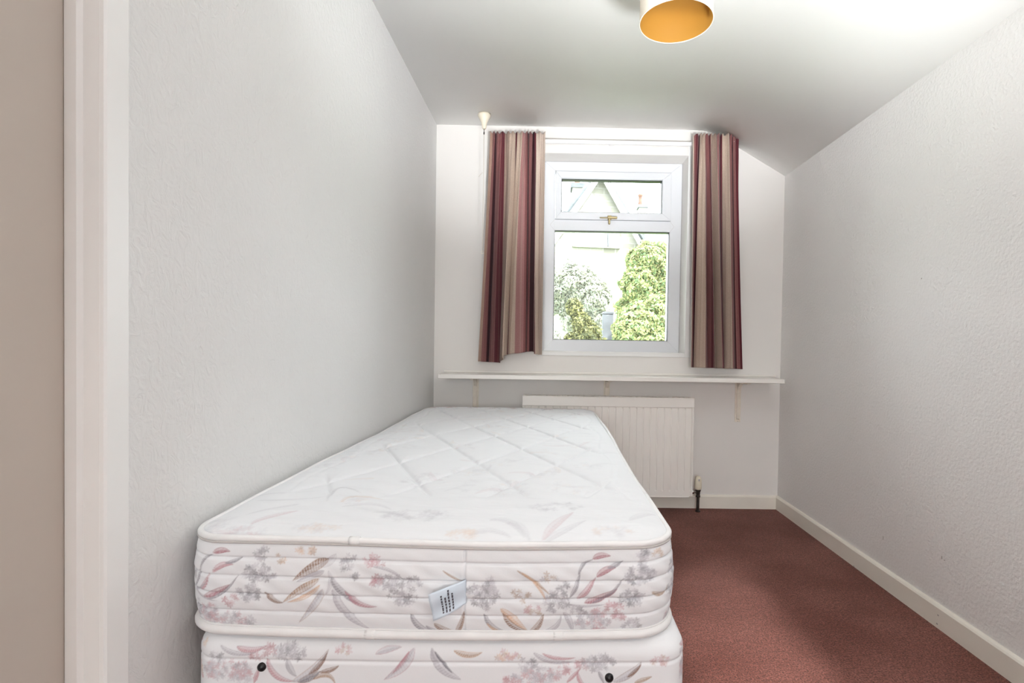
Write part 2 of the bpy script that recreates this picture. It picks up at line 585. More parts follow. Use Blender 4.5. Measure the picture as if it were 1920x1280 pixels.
# thin boarded surround of the window opening
TX1 = atY(1300.5, 480, YB).x
TZ1 = atY(1150, 268, YB).z
TZ0 = atY(1150, 668, YB).z
sr = struct(box('trim_2', (HX1 - 0.001, YB - 0.006, TZ0), (TX1, YB + 0.002, TZ1), M['trim_white'], bev=0.002), 'thin cream boards around the window opening')
box('surround_board', (WX0 - 0.03, YB - 0.006, HZ1 - 0.001), (HX1 - 0.001, YB + 0.002, TZ1), M['wall_back'], sr, bev=0.002)
box('surround_board', (WX0 - 0.03, YB - 0.010, TZ0), (HX1 - 0.001, YB + 0.002, HZ0 + 0.001), M['trim_white'], sr, bev=0.003)
box('surround_board', (WX0 - 0.03, YB - 0.006, HZ0 + 0.001), (HX0 + 0.001, YB + 0.002, HZ1 - 0.001), M['trim_white'], sr, bev=0.002)

# ------------------------------------------------------------------ window
def mitred(names, x0, x1, z0, z1, wl, wr, wb, wt, y0, y1, m, parent, cham=0.004):
    """four mitred members; front edges chamfered"""
    def member(nm, A, B, Cc, D):
        # A-B outer edge, Cc-D inner edge (all (x,z)); small joint gap comes from pulling the ends in
        P = [Vector((p[0], 0, p[1])) for p in (A, B, Cc, D)]
        c = sum(P, Vector()) / 4
        out = []
        long = (P[1] - P[0]).normalized()
        inner = ((P[2] + P[3]) / 2 - (P[0] + P[1]) / 2)
        inner = (inner - long * inner.dot(long)).normalized()
        g = 0.0006
        P = [P[0] + long * g, P[1] - long * g, P[2] - long * g, P[3] + long * g]
        back = [p + Vector((0, y1, 0)) for p in P]
        mid = [p + Vector((0, y0 + cham, 0)) for p in P]
        fr = [P[0] + inner * cham * .5 + long * cham * .5, P[1] + inner * cham * .5 - long * cham * .5, P[2] - inner * cham - long * -cham, P[3] - inner * cham + long * -cham]
        fr = [p + Vector((0, y0, 0)) for p in fr]
        V = [tuple(p) for p in back + mid + fr]
        Fc = [[0, 1, 2, 3], [8, 11, 10, 9]]
        for k in range(4):
            j = (k + 1) % 4
            Fc += [[k, j, 4 + j, 4 + k], [4 + k, 4 + j, 8 + j, 8 + k]]
        return fix(mesh(nm, V, Fc, m, parent))
    X0, X1, Z0, Z1 = x0 + wl, x1 - wr, z0 + wb, z1 - wt
    member(names[0], (x0, z1), (x1, z1), (X1, Z1), (X0, Z1))
    member(names[1], (x1, z1), (x1, z0), (X1, Z0), (X1, Z1))
    member(names[0], (x1, z0), (x0, z0), (X0, Z0), (X1, Z0))
    member(names[1], (x0, z0), (x0, z1), (X0, Z1), (X0, Z0))


win = bpy.data.objects.new('window_1', None)
win.location = ((WX0 + WX1) / 2, YW, WZ0)
C.objects.link(win)
struct(win, 'white plastic framed window with a top-hung fanlight')
px0, px1 = 0.0135, 0.7053
pz0, pz1 = 0.9684, 1.6253
TR0, TR1 = pz1, atY(1150, 413.5, YW).z
OT = atY(1150, 322.5, YW).z
mitred(('frame_rail', 'frame_stile'), WX0, WX1, WZ0, WZ1, px0 - WX0, WX1 - px1, pz0 - WZ0, WZ1 - OT, YW, YW + 0.07, M['upvc'], win)
# transom with pointed ends
zc = (TR0 + TR1) / 2
prism('transom', [(px0 - 0.001, YW + 0.0006, TR0), (px0 - 0.028, YW + 0.0006, zc), (px0 - 0.001, YW + 0.0006, TR1), (px1 + 0.001, YW + 0.0006, TR1), (px1 + 0.026, YW + 0.0006, zc), (px1 + 0.001, YW + 0.0006, TR0)],
      (0, 0.068, 0), M['upvc'], win)
prism('joint_line', [(px0 - 0.0295, YW - 0.0002, zc), (px0 - 0.001, YW - 0.0002, TR1 + .002), (px0 - 0.001, YW - 0.0002, TR1), (px0 - 0.028, YW - 0.0002, zc)], (0, 0.001, 0), M['stitch'], win)
prism('joint_line', [(px0 - 0.0295, YW - 0.0002, zc), (px0 - 0.028, YW - 0.0002, zc), (px0 - 0.001, YW - 0.0002, TR0), (px0 - 0.001, YW - 0.0002, TR0 - .002)], (0, 0.001, 0), M['stitch'], win)
prism('joint_line', [(px1 + 0.0275, YW - 0.0002, zc), (px1 + 0.001, YW - 0.0002, TR1 + .002), (px1 + 0.001, YW - 0.0002, TR1), (px1 + 0.026, YW - 0.0002, zc)], (0, 0.001, 0), M['stitch'], win)
prism('joint_line', [(px1 + 0.0275, YW - 0.0002, zc), (px1 + 0.026, YW - 0.0002, zc), (px1 + 0.001, YW - 0.0002, TR0), (px1 + 0.001, YW - 0.0002, TR0 - .002)], (0, 0.001, 0), M['stitch'], win)
# bead + gasket + fixed pane
def ring(name, x0, x1, z0, z1, wd, y0, y1, m, parent):
    return boxes(name, [((x0, y0, z0), (x0 + wd, y1, z1)), ((x1 - wd, y0, z0), (x1, y1, z1)),
                        ((x0 + wd, y0, z0), (x1 - wd, y1, z0 + wd)), ((x0 + wd, y0, z1 - wd), (x1 - wd, y1, z1))], m, parent)
ring('gasket', px0, px1, pz0, pz1, 0.0028, YW + 0.010, YW + 0.045, M['black'], win)
pane = box('pane', (px0 + 0.002, YW + 0.022, pz0 + 0.002), (px1 - 0.002, YW + 0.026, pz1 - 0.002), M['glass'], win)
# opening sash
ux0, ux1, uz0, uz1 = 0.0502, 0.6553, 1.7339, 1.9316
sx0, sx1 = px0 + 0.002, px1 + 0.004
sz0, sz1 = TR1 + 0.002, OT - 0.003
sash = bpy.data.objects.new('sash', None)
sash.location = ((sx0 + sx1) / 2, YW, sz0)
link(sash, win)
sash.matrix_parent_inverse = Matrix.Translation(-Vector(win.location))
bpy.context.view_layer.update()
def sub(o):
    return o
mitred(('sash_rail', 'sash_stile'), sx0, sx1, sz0, sz1, ux0 - sx0, sx1 - ux1, uz0 - sz0, sz1 - uz1, YW - 0.012, YW + 0.055, M['upvc'], None)
for o in [o for o in C.objects if o.name.startswith(('sash_rail', 'sash_stile')) and o.parent is None]:
    o.parent = sash
    o.matrix_parent_inverse = Matrix.Translation(-Vector(sash.location))
def to_sash(o):
    o.parent = sash
    o.matrix_parent_inverse = Matrix.Translation(-Vector(sash.location))
    return o
to_sash(ring('gasket', ux0, ux1, uz0, uz1, 0.0032, YW + 0.002, YW + 0.045, M['black'], None))
to_sash(box('pane', (ux0 + 0.002, YW + 0.020, uz0 + 0.002), (ux1 - 0.002, YW + 0.024, uz1 - 0.002), M['glass'], None))
# brass cockspur handle on the sash's lower rail
hc = atY(1143, 408, YW - 0.02)
bm = bmesh.new()
add_box(bm, (hc.x - 0.012, YW - 0.020, hc.z - 0.012), (hc.x + 0.012, YW - 0.012, hc.z + 0.014), 0.002)
add_box(bm, (hc.x - 0.007, YW - 0.032, hc.z - 0.040), (hc.x + 0.004, YW - 0.012, hc.z + 0.004), 0.003)
add_box(bm, (hc.x - 0.014, YW - 0.040, hc.z - 0.010), (hc.x + 0.044, YW - 0.026, hc.z + 0.004), 0.003)
add_box(bm, (hc.x - 0.060, YW - 0.038, hc.z - 0.008), (hc.x - 0.012, YW - 0.030, hc.z - 0.002), 0.002)
hd = to_sash(from_bm('handle', bm, M['brass']))
hd['label'] = 'small brass window handle'
# sill strip inside the reveal
box('sill_strip', (WX0, YB + 0.01, WZ0 - 0.012), (WX1, YW + 0.001, WZ0 + 0.003), M['trim_white'], win, bev=0.001)

# ------------------------------------------------------------------ shelf under the window
SY = 2.80
sL, sR = atY(820.5, 704, SY), atY(1471.5, 716, SY)
sz_top = (atY(820.5, 700, SY).z + atY(1471, 712, SY).z) / 2
sT = 0.023
shelf = empty('wall_shelf', ((sL.x + sR.x) / 2, YB, sz_top - sT), 'long narrow cream painted shelf on the wall below the window', 'shelf')
box('board', (sL.x, SY, sz_top - sT), (sR.x, YB - 0.001, sz_top), M['shelf'], shelf, bev=0.002)
batten = box('batten', (XL + 0.06, YB - 0.012, sz_top), (XR - 0.03, YB, sz_top + 0.011), M['shelf'], shelf, bev=0.002)
for px in (891.5, 1137.5, 1384.5):
    bx = atY(px, 745, YB - 0.01).x
    zt = sz_top - sT
    zb = atY(1385, 791, YB - 0.008).z
    bm = bmesh.new()
    add_box(bm, (bx - 0.017, YB - 0.004, zb), (bx + 0.017, YB, zt), 0.0015)               # wall leg
    add_box(bm, (bx - 0.015, SY + 0.04, zt - 0.004), (bx + 0.015, YB, zt), 0.0015)        # shelf leg
    br = from_bm('bracket', bm, M['bracket'], shelf)
    # pressed rib that runs as a brace in the corner
    bm = bmesh.new()
    pts = [(YB - 0.003, zb + 0.012), (YB - 0.012, zb + 0.020), (YB - 0.016, zt - 0.055), (YB - 0.055, zt - 0.014), (SY + 0.055, zt - 0.010), (SY + 0.05, zt - 0.003), (YB - 0.003, zt - 0.003)]
    va = [bm.verts.new((bx - 0.009, y, z)) for y, z in pts]
    vb = [bm.verts.new((bx + 0.009, y, z)) for y, z in pts]
    bm.faces.new(va); bm.faces.new(vb[::-1])
    for i in range(len(pts)):
        j = (i + 1) % len(pts)
        bm.faces.new([va[i], va[j], vb[j], vb[i]])
    from_bm('brace', bm, M['bracket'], br)
    for k, (dx, dz) in enumerate(((-0.011, 0.014), (0.011, 0.014), (0, 0.006))):
        lathe('screw', [(0.0, -0.0075), (0.003, -0.007), (0.0042, -0.004), (0.0042, 0)], (bx + dx, YB, zb + dz), M['bracket'], br, n=10, axis='Y')

# ------------------------------------------------------------------ radiator
RY = 2.925
rx0, rx1 = atY(979.5, 800, RY).x, atY(1299, 840, RY).x
rz1 = (atY(980, 741, RY).z + atY(1299, 745.5, RY).z) / 2
rz0 = (atY(1260, 930, RY).z)
rad = empty('radiator', ((rx0 + rx1) / 2, RY, rz0), 'cream ribbed panel radiator on the end wall beside the bed', 'radiator')
# ribbed front panel: one profile drawn up
NP = 24
pit = (rx1 - rx0 - 0.02) / NP
xs, ys = [], []
for i in range(NP):
    xa = rx0 + 0.01 + i * pit
    for fr_, dy in ((0.0, 0.0), (0.08, 0.0), (0.14, -0.0035), (0.90, -0.0035), (0.96, 0.0)):
        xs.append(xa + fr_ * pit)
        ys.append(RY + dy)
xs.append(rx1 - 0.01); ys.append(RY)
zl = [rz0 + 0.0, rz0 + 0.028, rz0 + 0.036, rz1 - 0.066, rz1 - 0.058, rz1 - 0.002]
V, Fc = [], []
for zi, z in enumerate(zl):
    for x, y in zip(xs, ys):
        V.append((x, y if zi in (2, 3) else RY - 0.0035, z))
nn = len(xs)
for zi in range(len(zl) - 1):
    for i in range(nn - 1):
        Fc.append([zi * nn + i, zi * nn + i + 1, (zi + 1) * nn + i + 1, (zi + 1) * nn + i])
k0 = len(V)
V += [(x, RY + 0.012, z) for z in (zl[0], zl[-1]) for x in (xs[0], xs[-1])]
Fc += [[k0, k0 + 1, k0 + 3, k0 + 2], [0, k0, k0 + 2] + [zi * nn for zi in range(len(zl) - 1, 0, -1)],
       [nn - 1] + [zi * nn + nn - 1 for zi in range(1, len(zl))] + [k0 + 3, k0 + 1],
       list(range(nn)) + [k0 + 1, k0], [(len(zl) - 1) * nn + i for i in range(nn)] + [k0 + 3, k0 + 2]]
fix(mesh('front_panel', V, Fc, M['rad'], rad))
# top casing with lip and slots, side casings, lower edge, back panel, hanging brackets
bm = bmesh.new()
add_box(bm, (rx0 - 0.002, RY - 0.010, rz1 - 0.056), (rx1 + 0.002, RY - 0.004, rz1 - 0.004), 0.002)
add_box(bm, (rx0 - 0.002, RY - 0.010, rz1 - 0.006), (rx1 + 0.002, RY + 0.000, rz1), 0.002)
add_box(bm, (rx0 - 0.002, RY + 0.048, rz1 - 0.006), (rx1 + 0.002, RY + 0.058, rz1), 0.002)
from_bm('top_casing', bm, M['rad'], rad)
for i in range(32):
    xa = rx0 + (rx1 - rx0) * (i + 0.5) / 32
    box('grille_bar', (xa - 0.004, RY - 0.002, rz1 - 0.005), (xa + 0.004, RY + 0.05, rz1 - 0.002), M['rad'], rad)
for xa, xb in ((rx0 - 0.002, rx0 + 0.010), (rx1 - 0.010, rx1 + 0.002)):
    box('side_casing', (xa, RY - 0.007, rz0 + 0.004), (xb, RY + 0.056, rz1 - 0.006), M['rad'], rad, bev=0.002)
box('lower_lip', (rx0 + 0.004, RY - 0.006, rz0 - 0.007), (rx1 - 0.018, RY + 0.010, rz0 + 0.001), M['rad'], rad, bev=0.002)
box('back_panel', (rx0 + 0.012, RY + 0.046, rz0 + 0.01), (rx1 - 0.012, RY + 0.056, rz1 - 0.02), M['rad'], rad)
for xa in (rx0 + 0.16, rx1 - 0.16):
    box('wall_bracket', (xa - 0.015, RY + 0.056, rz0 + 0.06), (xa + 0.015, YB - 0.001, rz1 - 0.08), M['rad'], rad)
# thermostatic valve and pipe
vx = atY(1309.5, 905, RY + 0.02).x
vy = RY + 0.022
vz = lambda y: atY(1309.5, y, vy).z
valve = lathe('valve_body', [(0.014, vz(917) + 0.002), (0.015, vz(919)), (0.011, vz(922)), (0.011, vz(926)), (0.0095, vz(928)), (0.0125, vz(928.5)), (0.0125, vz(931.5)), (0.009, vz(932))], (vx, vy, 0), M['pipe'], rad, n=16)
lathe('valve_head', [(0.013, vz(917.5)), (0.019, vz(915.5)), (0.0195, vz(911)), (0.0195, vz(904)), (0.0175, vz(898)), (0.014, vz(894)), (0.008, vz(892.3)), (0.0, vz(892))], (vx, vy, 0), M['plastic'], valve, n=20)
box('mark', (vx - 0.005, vy - 0.0193, vz(900.5)), (vx + 0.004, vy - 0.0165, vz(896.5)), M['stitch'], valve, bev=0.001)
lathe('union_nut', [(0.008, rx1 - vx), (0.0135, rx1 - vx + 0.004), (0.0145, rx1 - vx + 0.012), (0.010, rx1 - vx + 0.018), (0.008, rx1 - vx + 0.022), (0.008, -0.006)], (vx, vy, vz(921.5)), M['chrome'], rad, n=12, axis='X')
tube('pipe', [(vx, vy, vz(931)), (vx, vy, vz(940)), (vx, vy, 0.02), (vx, vy, -0.004)], 0.0085, M['pipe'], rad, n=12)
lathe('pipe_collar', [(0.0145, 0.0), (0.0145, 0.006), (0.009, 0.010)], (vx, vy, 0), M['pipe'], rad, n=14)

# ------------------------------------------------------------------ prints: small raster of the fabric pattern, sampled at the vertices
BASE = np.array(srgb(226, 228, 231))
GREY = np.array(srgb(146, 143, 153)); LGREY = np.array(srgb(184, 182, 190)); DGREY = np.array(srgb(98, 96, 108))
PINK = np.array(srgb(190, 138, 148)); ROSE = np.array(srgb(164, 98, 110)); TAN = np.array(srgb(172, 140, 112)); BROWN = np.array(srgb(132, 92, 64)); PEACH = np.array(srgb(214, 178, 148))


class Canvas:
    def __init__(s, u0, u1, v0, v1, res):
        s.u0, s.v0, s.res = u0, v0, res
        s.nu, s.nv = int((u1 - u0) / res) + 2, int((v1 - v0) / res) + 2
        s.c = np.tile(BASE, (s.nv, s.nu, 1)).astype(np.float64)
        s.U = u0 + np.arange(s.nu) * res
        s.Vv = v0 + np.arange(s.nv) * res

    def win_(s, a, b, c, d):
        i0, i1 = max(0, int((a - s.u0) / s.res)), min(s.nu, int((b - s.u0) / s.res) + 2)
        j0, j1 = max(0, int((c - s.v0) / s.res)), min(s.nv, int((d - s.v0) / s.res) + 2)
        if i1 <= i0 or j1 <= j0:
            return None
        U, Vv = np.meshgrid(s.U[i0:i1], s.Vv[j0:j1])
        return (slice(j0, j1), slice(i0, i1)), U, Vv

    def blend(s, sl_, al, col):
        s.c[sl_] = s.c[sl_] * (1 - al[..., None]) + col * al[..., None]

    def leaf(s, p0, p1, p2, width, col, edge=None, a=0.85, hatch=0.35):
        p0, p1, p2 = map(np.array, (p0, p1, p2))
        t = np.linspace(0, 1, 48)[:, None]
        P = (1 - t) ** 2 * p0 + 2 * t * (1 - t) * p1 + t ** 2 * p2
        m = width + 0.002
        q = s.win_(P[:, 0].min() - m, P[:, 0].max() + m, P[:, 1].min() - m, P[:, 1].max() + m)
        if q is None:
            return
        sl_, U, Vv = q
        D = (U[..., None] - P[:, 0]) ** 2 + (Vv[..., None] - P[:, 1]) ** 2
        k = D.argmin(-1)
        d = np.sqrt(D.min(-1))
        tt = t[k, 0]
        tan = np.gradient(P, axis=0)
        side = (U - P[k, 0]) * tan[k, 1] - (Vv - P[k, 1]) * tan[k, 0]
        wd = width * np.sin(np.pi * np.clip(tt, 0, 1) ** 0.8) ** 0.8 + 0.0003
        e = np.clip((wd - d) / s.res + 0.5, 0, 1)
        hat = 1 - hatch * (np.sin((tt * 90 + np.sign(side) * d / wd * 3)) > 0)
        tone = np.where(side > 0, 1.0, 0.55)
        s.blend(sl_, e * a * hat * tone, col)
        rim = np.clip(1 - np.abs(d - wd * 0.92) / (s.res * 1.1), 0, 1) * e
        s.blend(sl_, rim * a * 0.6, edge if edge is not None else col * 0.75)
        rib = np.clip(1 - d / (s.res * 0.9), 0, 1) * e
        s.blend(sl_, rib * a * 0.6, col * 0.7)

    def blot(s, x, y, rx, ry, ang, col, a):
        r = max(rx, ry) + s.res
        q = s.win_(x - r, x + r, y - r, y + r)
        if q is None:
            return
        sl_, U, Vv = q
        ca, sa = math.cos(ang), math.sin(ang)
        A = ((U - x) * ca + (Vv - y) * sa) / rx
        B = (-(U - x) * sa + (Vv - y) * ca) / ry
        e = np.clip((1 - np.sqrt(A * A + B * B)) * min(rx, ry) / s.res + 0.5, 0, 1)
        s.blend(sl_, e * a, col)

    def cluster(s, x, y, rx, ry, n_, cols, size=0.0036, a=0.80, R=random):
        for _ in range(int(n_ * 1.3)):
            th, rr = R.uniform(0, 6.283), math.sqrt(R.random())
            cx, cy = x + rx * rr * math.cos(th), y + ry * rr * math.sin(th)
            col = R.choice(cols)
            sz = size * R.uniform(0.7, 1.25)
            o = R.uniform(0, 6.28)
            for k in range(5):
                g = o + k * 1.2566
                s.blot(cx + sz * 0.8 * math.cos(g), cy + sz * 0.8 * math.sin(g), sz * 0.62, sz * 0.30, g, col, a * R.uniform(0.35, 1))
                s.blot(cx + sz * 0.75 * math.cos(g), cy + sz * 0.75 * math.sin(g), sz * 0.34, sz * 0.13, g, BASE, a * 0.8)

    def sample(s, u, v):
        i = np.clip((np.asarray(u) - s.u0) / s.res, 0, s.nu - 1.001)
        j = np.clip((np.asarray(v) - s.v0) / s.res, 0, s.nv - 1.001)
        i0, j0 = i.astype(int), j.astype(int)
        fi, fj = (i - i0)[:, None], (j - j0)[:, None]
        c = s.c
        return (c[j0, i0] * (1 - fi) + c[j0, i0 + 1] * fi) * (1 - fj) + (c[j0 + 1, i0] * (1 - fi) + c[j0 + 1, i0 + 1] * fi) * fj


BY0 = 0.915

def A_(x, y):        # crop with origin (320,980), 3.84 px per px -> front plane of the bed
    p = atY(320 + x / 3.84, 980 + y / 3.84, BY0)
    return (p.x, p.z)

def B_(x, y):        # crop with origin (800,980), 3.692 px per px
    p = atY(800 + x / 3.692, 980 + y / 3.692, BY0)
    return (p.x, p.z)

PXM = BY0 / F        # metres per photo pixel on the bed's front
front = Canvas(-0.70, 0.28, 0.27, 0.60, 0.0009)
K1, K2 = PXM / 3.84, PXM / 3.692
def LA(p0, p1, p2, wd, col, **k): front.leaf(A_(*p0), A_(*p1), A_(*p2), wd * K1, col, **k)
def LB(p0, p1, p2, wd, col, **k): front.leaf(B_(*p0), B_(*p1), B_(*p2), wd * K2, col, **k)
def CA(x, y, rx, ry, n_, cols, **k): front.cluster(*A_(x, y), rx * K1, ry * K1, n_, cols, **k)
def CB(x, y, rx, ry, n_, cols, **k): front.cluster(*B_(x, y), rx * K2, ry * K2, n_, cols, **k)
GG = [GREY, LGREY, DGREY]
# mattress border, left half
LA((120, 490), (165, 400), (190, 330), 12, GREY); LA((180, 340), (200, 260), (290, 235), 10, GREY); LA((290, 225), (350, 190), (420, 210), 20, ROSE)
LA((170, 505), (230, 470), (265, 370), 18, PINK); LA((295, 360), (360, 280), (450, 300), 20, PINK); LA((390, 290), (460, 280), (510, 250), 11, GREY)
LA((210, 545), (340, 500), (430, 440), 22, ROSE); LA((250, 555), (400, 520), (485, 375), 10, GREY); LA((100, 505), (190, 560), (330, 560), 8, LGREY); LA((95, 500), (150, 530), (230, 440), 9, LGREY)
CA(650, 235, 60, 60, 16, GG); CA(640, 355, 130, 60, 40, GG); CA(570, 490, 90, 65, 34, GG); CA(440, 560, 60, 45, 10, [ROSE, PINK]); CA(270, 640, 80, 50, 16, [ROSE, PINK, LGREY])
CA(230, 690, 110, 80, 46, [GREY, LGREY, PINK]); CA(440, 710, 110, 60, 34, [PINK, GREY, LGREY]); CA(560, 720, 50, 40, 8, GG); CA(100, 420, 14, 50, 6, GG); CA(140, 640, 30, 70, 12, GG)
CA(980, 195, 95, 22, 10, [PEACH, TAN]); CA(790, 260, 40, 40, 5, [TAN, PEACH])
LA((1200, 215), (1150, 290), (1080, 300), 26, LGREY, a=0.5); LA((1145, 255), (1050, 290), (890, 405), 34, BROWN, edge=TAN, hatch=0.55); LA((1120, 330), (1040, 370), (920, 410), 22, LGREY)
LA((1080, 395), (960, 450), (820, 560), 26, TAN, edge=BROWN, hatch=0.5); LA((690, 485), (740, 560), (820, 562), 18, BROWN, edge=GREY); LA((1090, 430), (1010, 530), (850, 560), 16, PEACH)
LA((1110, 460), (1080, 560), (925, 715), 26, LGREY, edge=TAN); LA((1150, 330), (1190, 420), (1130, 500), 16, LGREY, a=0.5); LA((1180, 460), (1230, 640), (1440, 762), 30, LGREY, edge=GREY)
LA((1165, 380), (1240, 500), (1380, 570), 26, GREY, edge=LGREY); LA((1270, 470), (1340, 590), (1500, 580), 20, PINK, edge=GREY)
CA(1290, 280, 60, 60, 14, GG); CA(1330, 370, 30, 30, 5, GG); CA(1480, 260, 80, 40, 12, [ROSE, PINK]); LA((1470, 300), (1610, 310), (1680, 390), 10, LGREY)
CA(1580, 410, 110, 60, 38, GG); CA(1490, 400, 40, 50, 8, [ROSE]); CA(1760, 420, 50, 50, 14, GG); CA(1680, 520, 100, 50, 26, GG); LA((1735, 640), (1790, 780), (1940, 800), 22, GREY, edge=DGREY)
# right half
LB((60, 680), (110, 750), (245, 768), 24, BROWN, edge=TAN, hatch=0.5); LB((0, 700), (60, 765), (180, 765), 14, GREY); LB((200, 755), (240, 720), (262, 600), 18, BROWN, edge=TAN)
CB(390, 470, 110, 85, 52, GG); CB(440, 400, 40, 40, 8, GG); CB(410, 565, 30, 25, 4, GG); LB((120, 315), (200, 370), (260, 390), 6, TAN)
LB((400, 615), (450, 750), (570, 755), 18, GREY, edge=DGREY); LB((420, 680), (470, 755), (560, 760), 10, PEACH); LB((515, 575), (590, 640), (700, 750), 26, PEACH, edge=TAN); LB((530, 610), (590, 740), (725, 758), 20, BROWN, hatch=0.5)
LB((710, 755), (770, 740), (810, 620), 22, BROWN, edge=TAN, hatch=0.5); LB((790, 765), (910, 740), (930, 640), 18, LGREY, edge=GREY); LB((945, 610), (1000, 660), (1010, 770), 20, LGREY, edge=GREY)
LB((625, 315), (760, 390), (850, 480), 9, TAN); LB((660, 330), (800, 420), (830, 540), 10, PEACH)
CB(650, 480, 60, 60, 10, [TAN, BROWN]); CB(840, 370, 60, 30, 6, [TAN, GREY]); CB(740, 590, 60, 40, 10, [TAN, PINK]); CB(900, 530, 90, 80, 34, GG); CB(930, 440, 50, 40, 6, [DGREY])
LB((990, 505), (1040, 440), (1060, 340), 14, GREY); LB((1050, 350), (1070, 270), (1150, 255), 10, GREY); LB((1150, 250), (1200, 215), (1275, 232), 20, ROSE)
LB((1040, 520), (1100, 480), (1170, 370), 22, PINK, edge=GREY); LB((1175, 370), (1230, 310), (1310, 310), 22, ROSE); LB((1250, 310), (1320, 300), (1360, 265), 12, GREY)
LB((1090, 545), (1220, 520), (1320, 450), 24, ROSE, hatch=0.3); LB((1140, 550), (1290, 500), (1362, 380), 10, GREY); LB((980, 550), (1080, 580), (1230, 560), 8, LGREY)
CB(1500, 250, 60, 60, 18, GG); CB(1480, 370, 115, 60, 44, GG); CB(1420, 520, 90, 55, 32, GG); CB(1290, 585, 60, 40, 12, [ROSE, PINK]); CB(1180, 620, 60, 35, 12, [ROSE, PINK]); CB(1610, 250, 40, 30, 6, [TAN, PEACH])
CB(1150, 690, 130, 75, 56, [GREY, LGREY, LGREY, PINK]); CB(1330, 660, 50, 35, 8, [ROSE]); CB(1420, 710, 70, 40, 14, GG); CB(1050, 600, 50, 40, 10, GG); CB(1200, 760, 80, 20, 10, [PINK])
LB((1565, 490), (1620, 540), (1680, 525), 16, TAN, edge=BROWN); LB((1670, 525), (1740, 470), (1758, 375), 18, BROWN, edge=TAN, hatch=0.4); LB((1715, 365), (1750, 330), (1762, 270), 14, BROWN)
# base front
LA((470, 895), (560, 940), (690, 890), 20, PINK, edge=GREY); LA((350, 890), (460, 970), (620, 930), 16, LGREY); CA(860, 930, 120, 55, 42, GG); CA(710, 920, 45, 35, 8, [ROSE, PINK]); CA(620, 960, 45, 30, 8, [ROSE, PINK])
CA(330, 950, 50, 30, 8, GG); CA(400, 1060, 190, 75, 70, [GREY, LGREY, LGREY, PINK]); CA(520, 1100, 100, 40, 24, [PINK, LGREY]); CA(180, 1080, 40, 60, 12, [PEACH, TAN, PINK]); CA(200, 885, 60, 20, 6, [PEACH])
LA((695, 970), (730, 1140), (900, 1132), 22, PINK, edge=GREY); LA((840, 980), (860, 1060), (910, 1100), 24, GREY, a=0.6); LA((880, 1135), (1040, 1090), (1140, 905), 30, LGREY, edge=TAN); LA((1000, 1080), (1090, 1020), (1130, 930), 16, BROWN, hatch=0.5)
LA((920, 1140), (1020, 1110), (1080, 1060), 24, DGREY, edge=TAN, hatch=0.5); LA((1080, 1065), (1160, 1060), (1215, 1020), 16, BROWN); LA((1030, 1120), (1150, 1040), (1190, 1150), 16, TAN); LA((600, 1150), (620, 1090), (640, 1040), 14, PINK)
CA(1250, 910, 50, 30, 8, [TAN, PINK]); LA((1480, 935), (1560, 900), (1660, 895), 20, LGREY, edge=PINK); LA((1755, 900), (1700, 1040), (1540, 1118), 34, LGREY, edge=PINK); LA((1720, 920), (1680, 1000), (1600, 1075), 12, PINK)
LA((1880, 900), (1900, 960), (1925, 985), 14, LGREY, edge=GREY)
LB((35, 875), (90, 1020), (240, 1075), 34, LGREY, edge=GREY); LB((60, 885), (120, 970), (180, 1030), 10, DGREY); LB((190, 880), (300, 930), (385, 890), 18, TAN, edge=PEACH); CB(560, 910, 90, 30, 14, [PEACH, TAN, PINK])
CB(700, 970, 60, 40, 14, GG); CB(760, 1050, 170, 60, 62, [GREY, LGREY, LGREY, PINK]); CB(590, 1080, 60, 30, 12, [PINK, ROSE]); CB(950, 1000, 50, 40, 10, [ROSE, PINK]); CB(1075, 980, 40, 40, 9, [ROSE, PINK]); CB(1190, 970, 120, 55, 44, GG)
LB((740, 895), (850, 980), (1010, 960), 18, LGREY, edge=GREY); LB((800, 900), (900, 950), (1030, 930), 10, PINK); LB((970, 1100), (1020, 1050), (1060, 1010), 12, PINK); LB((1045, 1030), (1050, 1110), (1110, 1130), 14, PINK, edge=GREY)
LB((1290, 1100), (1420, 1060), (1490, 970), 26, LGREY, edge=BROWN); LB((1390, 1070), (1450, 1030), (1485, 985), 12, BROWN); LB((1440, 1110), (1500, 1090), (1560, 1070), 14, TAN); CB(1620, 960, 70, 30, 12, [TAN, PINK]); LB((1190, 1030), (1210, 1060), (1225, 1110), 12, GREY)

# the same garden print, large and worn pale, on the mattress top (u = x, v = y)
top = Canvas(-0.70, 0.28, 0.88, 2.85, 0.0018)
R2 = random.Random(11)
def T_(px, py):
    p = atZ(px, py, 0.592)
    return (p.x, p.y)
PAL = [LGREY * 1.0, GREY, LGREY]
for (a_, b_, c_, wd, col) in (((918, 985), (950, 975), (985, 1008), 0.012, LGREY), ((950, 990), (975, 985), (995, 1012), 0.010, LGREY), ((1018, 1010), (1045, 985), (1075, 970), 0.012, PINK),
                              ((1020, 1012), (1055, 1000), (1100, 985), 0.010, LGREY), ((880, 1005), (920, 992), (960, 1008), 0.010, LGREY), ((612, 950), (625, 905), (680, 935), 0.006, GREY),
                              ((640, 960), (700, 945), (735, 965), 0.008, LGREY), ((640, 950), (660, 930), (720, 945), 0.008, PEACH), ((470, 990), (500, 975), (560, 968), 0.010, PINK), ((560, 955), (520, 960), (460, 975), 0.008, LGREY),
                              ((1180, 985), (1200, 970), (1230, 965), 0.010, LGREY), ((700, 970), (745, 965), (770, 985), 0.007, LGREY), ((450, 930), (520, 935), (600, 928), 0.006, LGREY), ((480, 945), (540, 950), (610, 940), 0.006, LGREY)):
    top.leaf(T_(*a_), T_(*b_), T_(*c_), wd * 0.8, col, a=0.26)
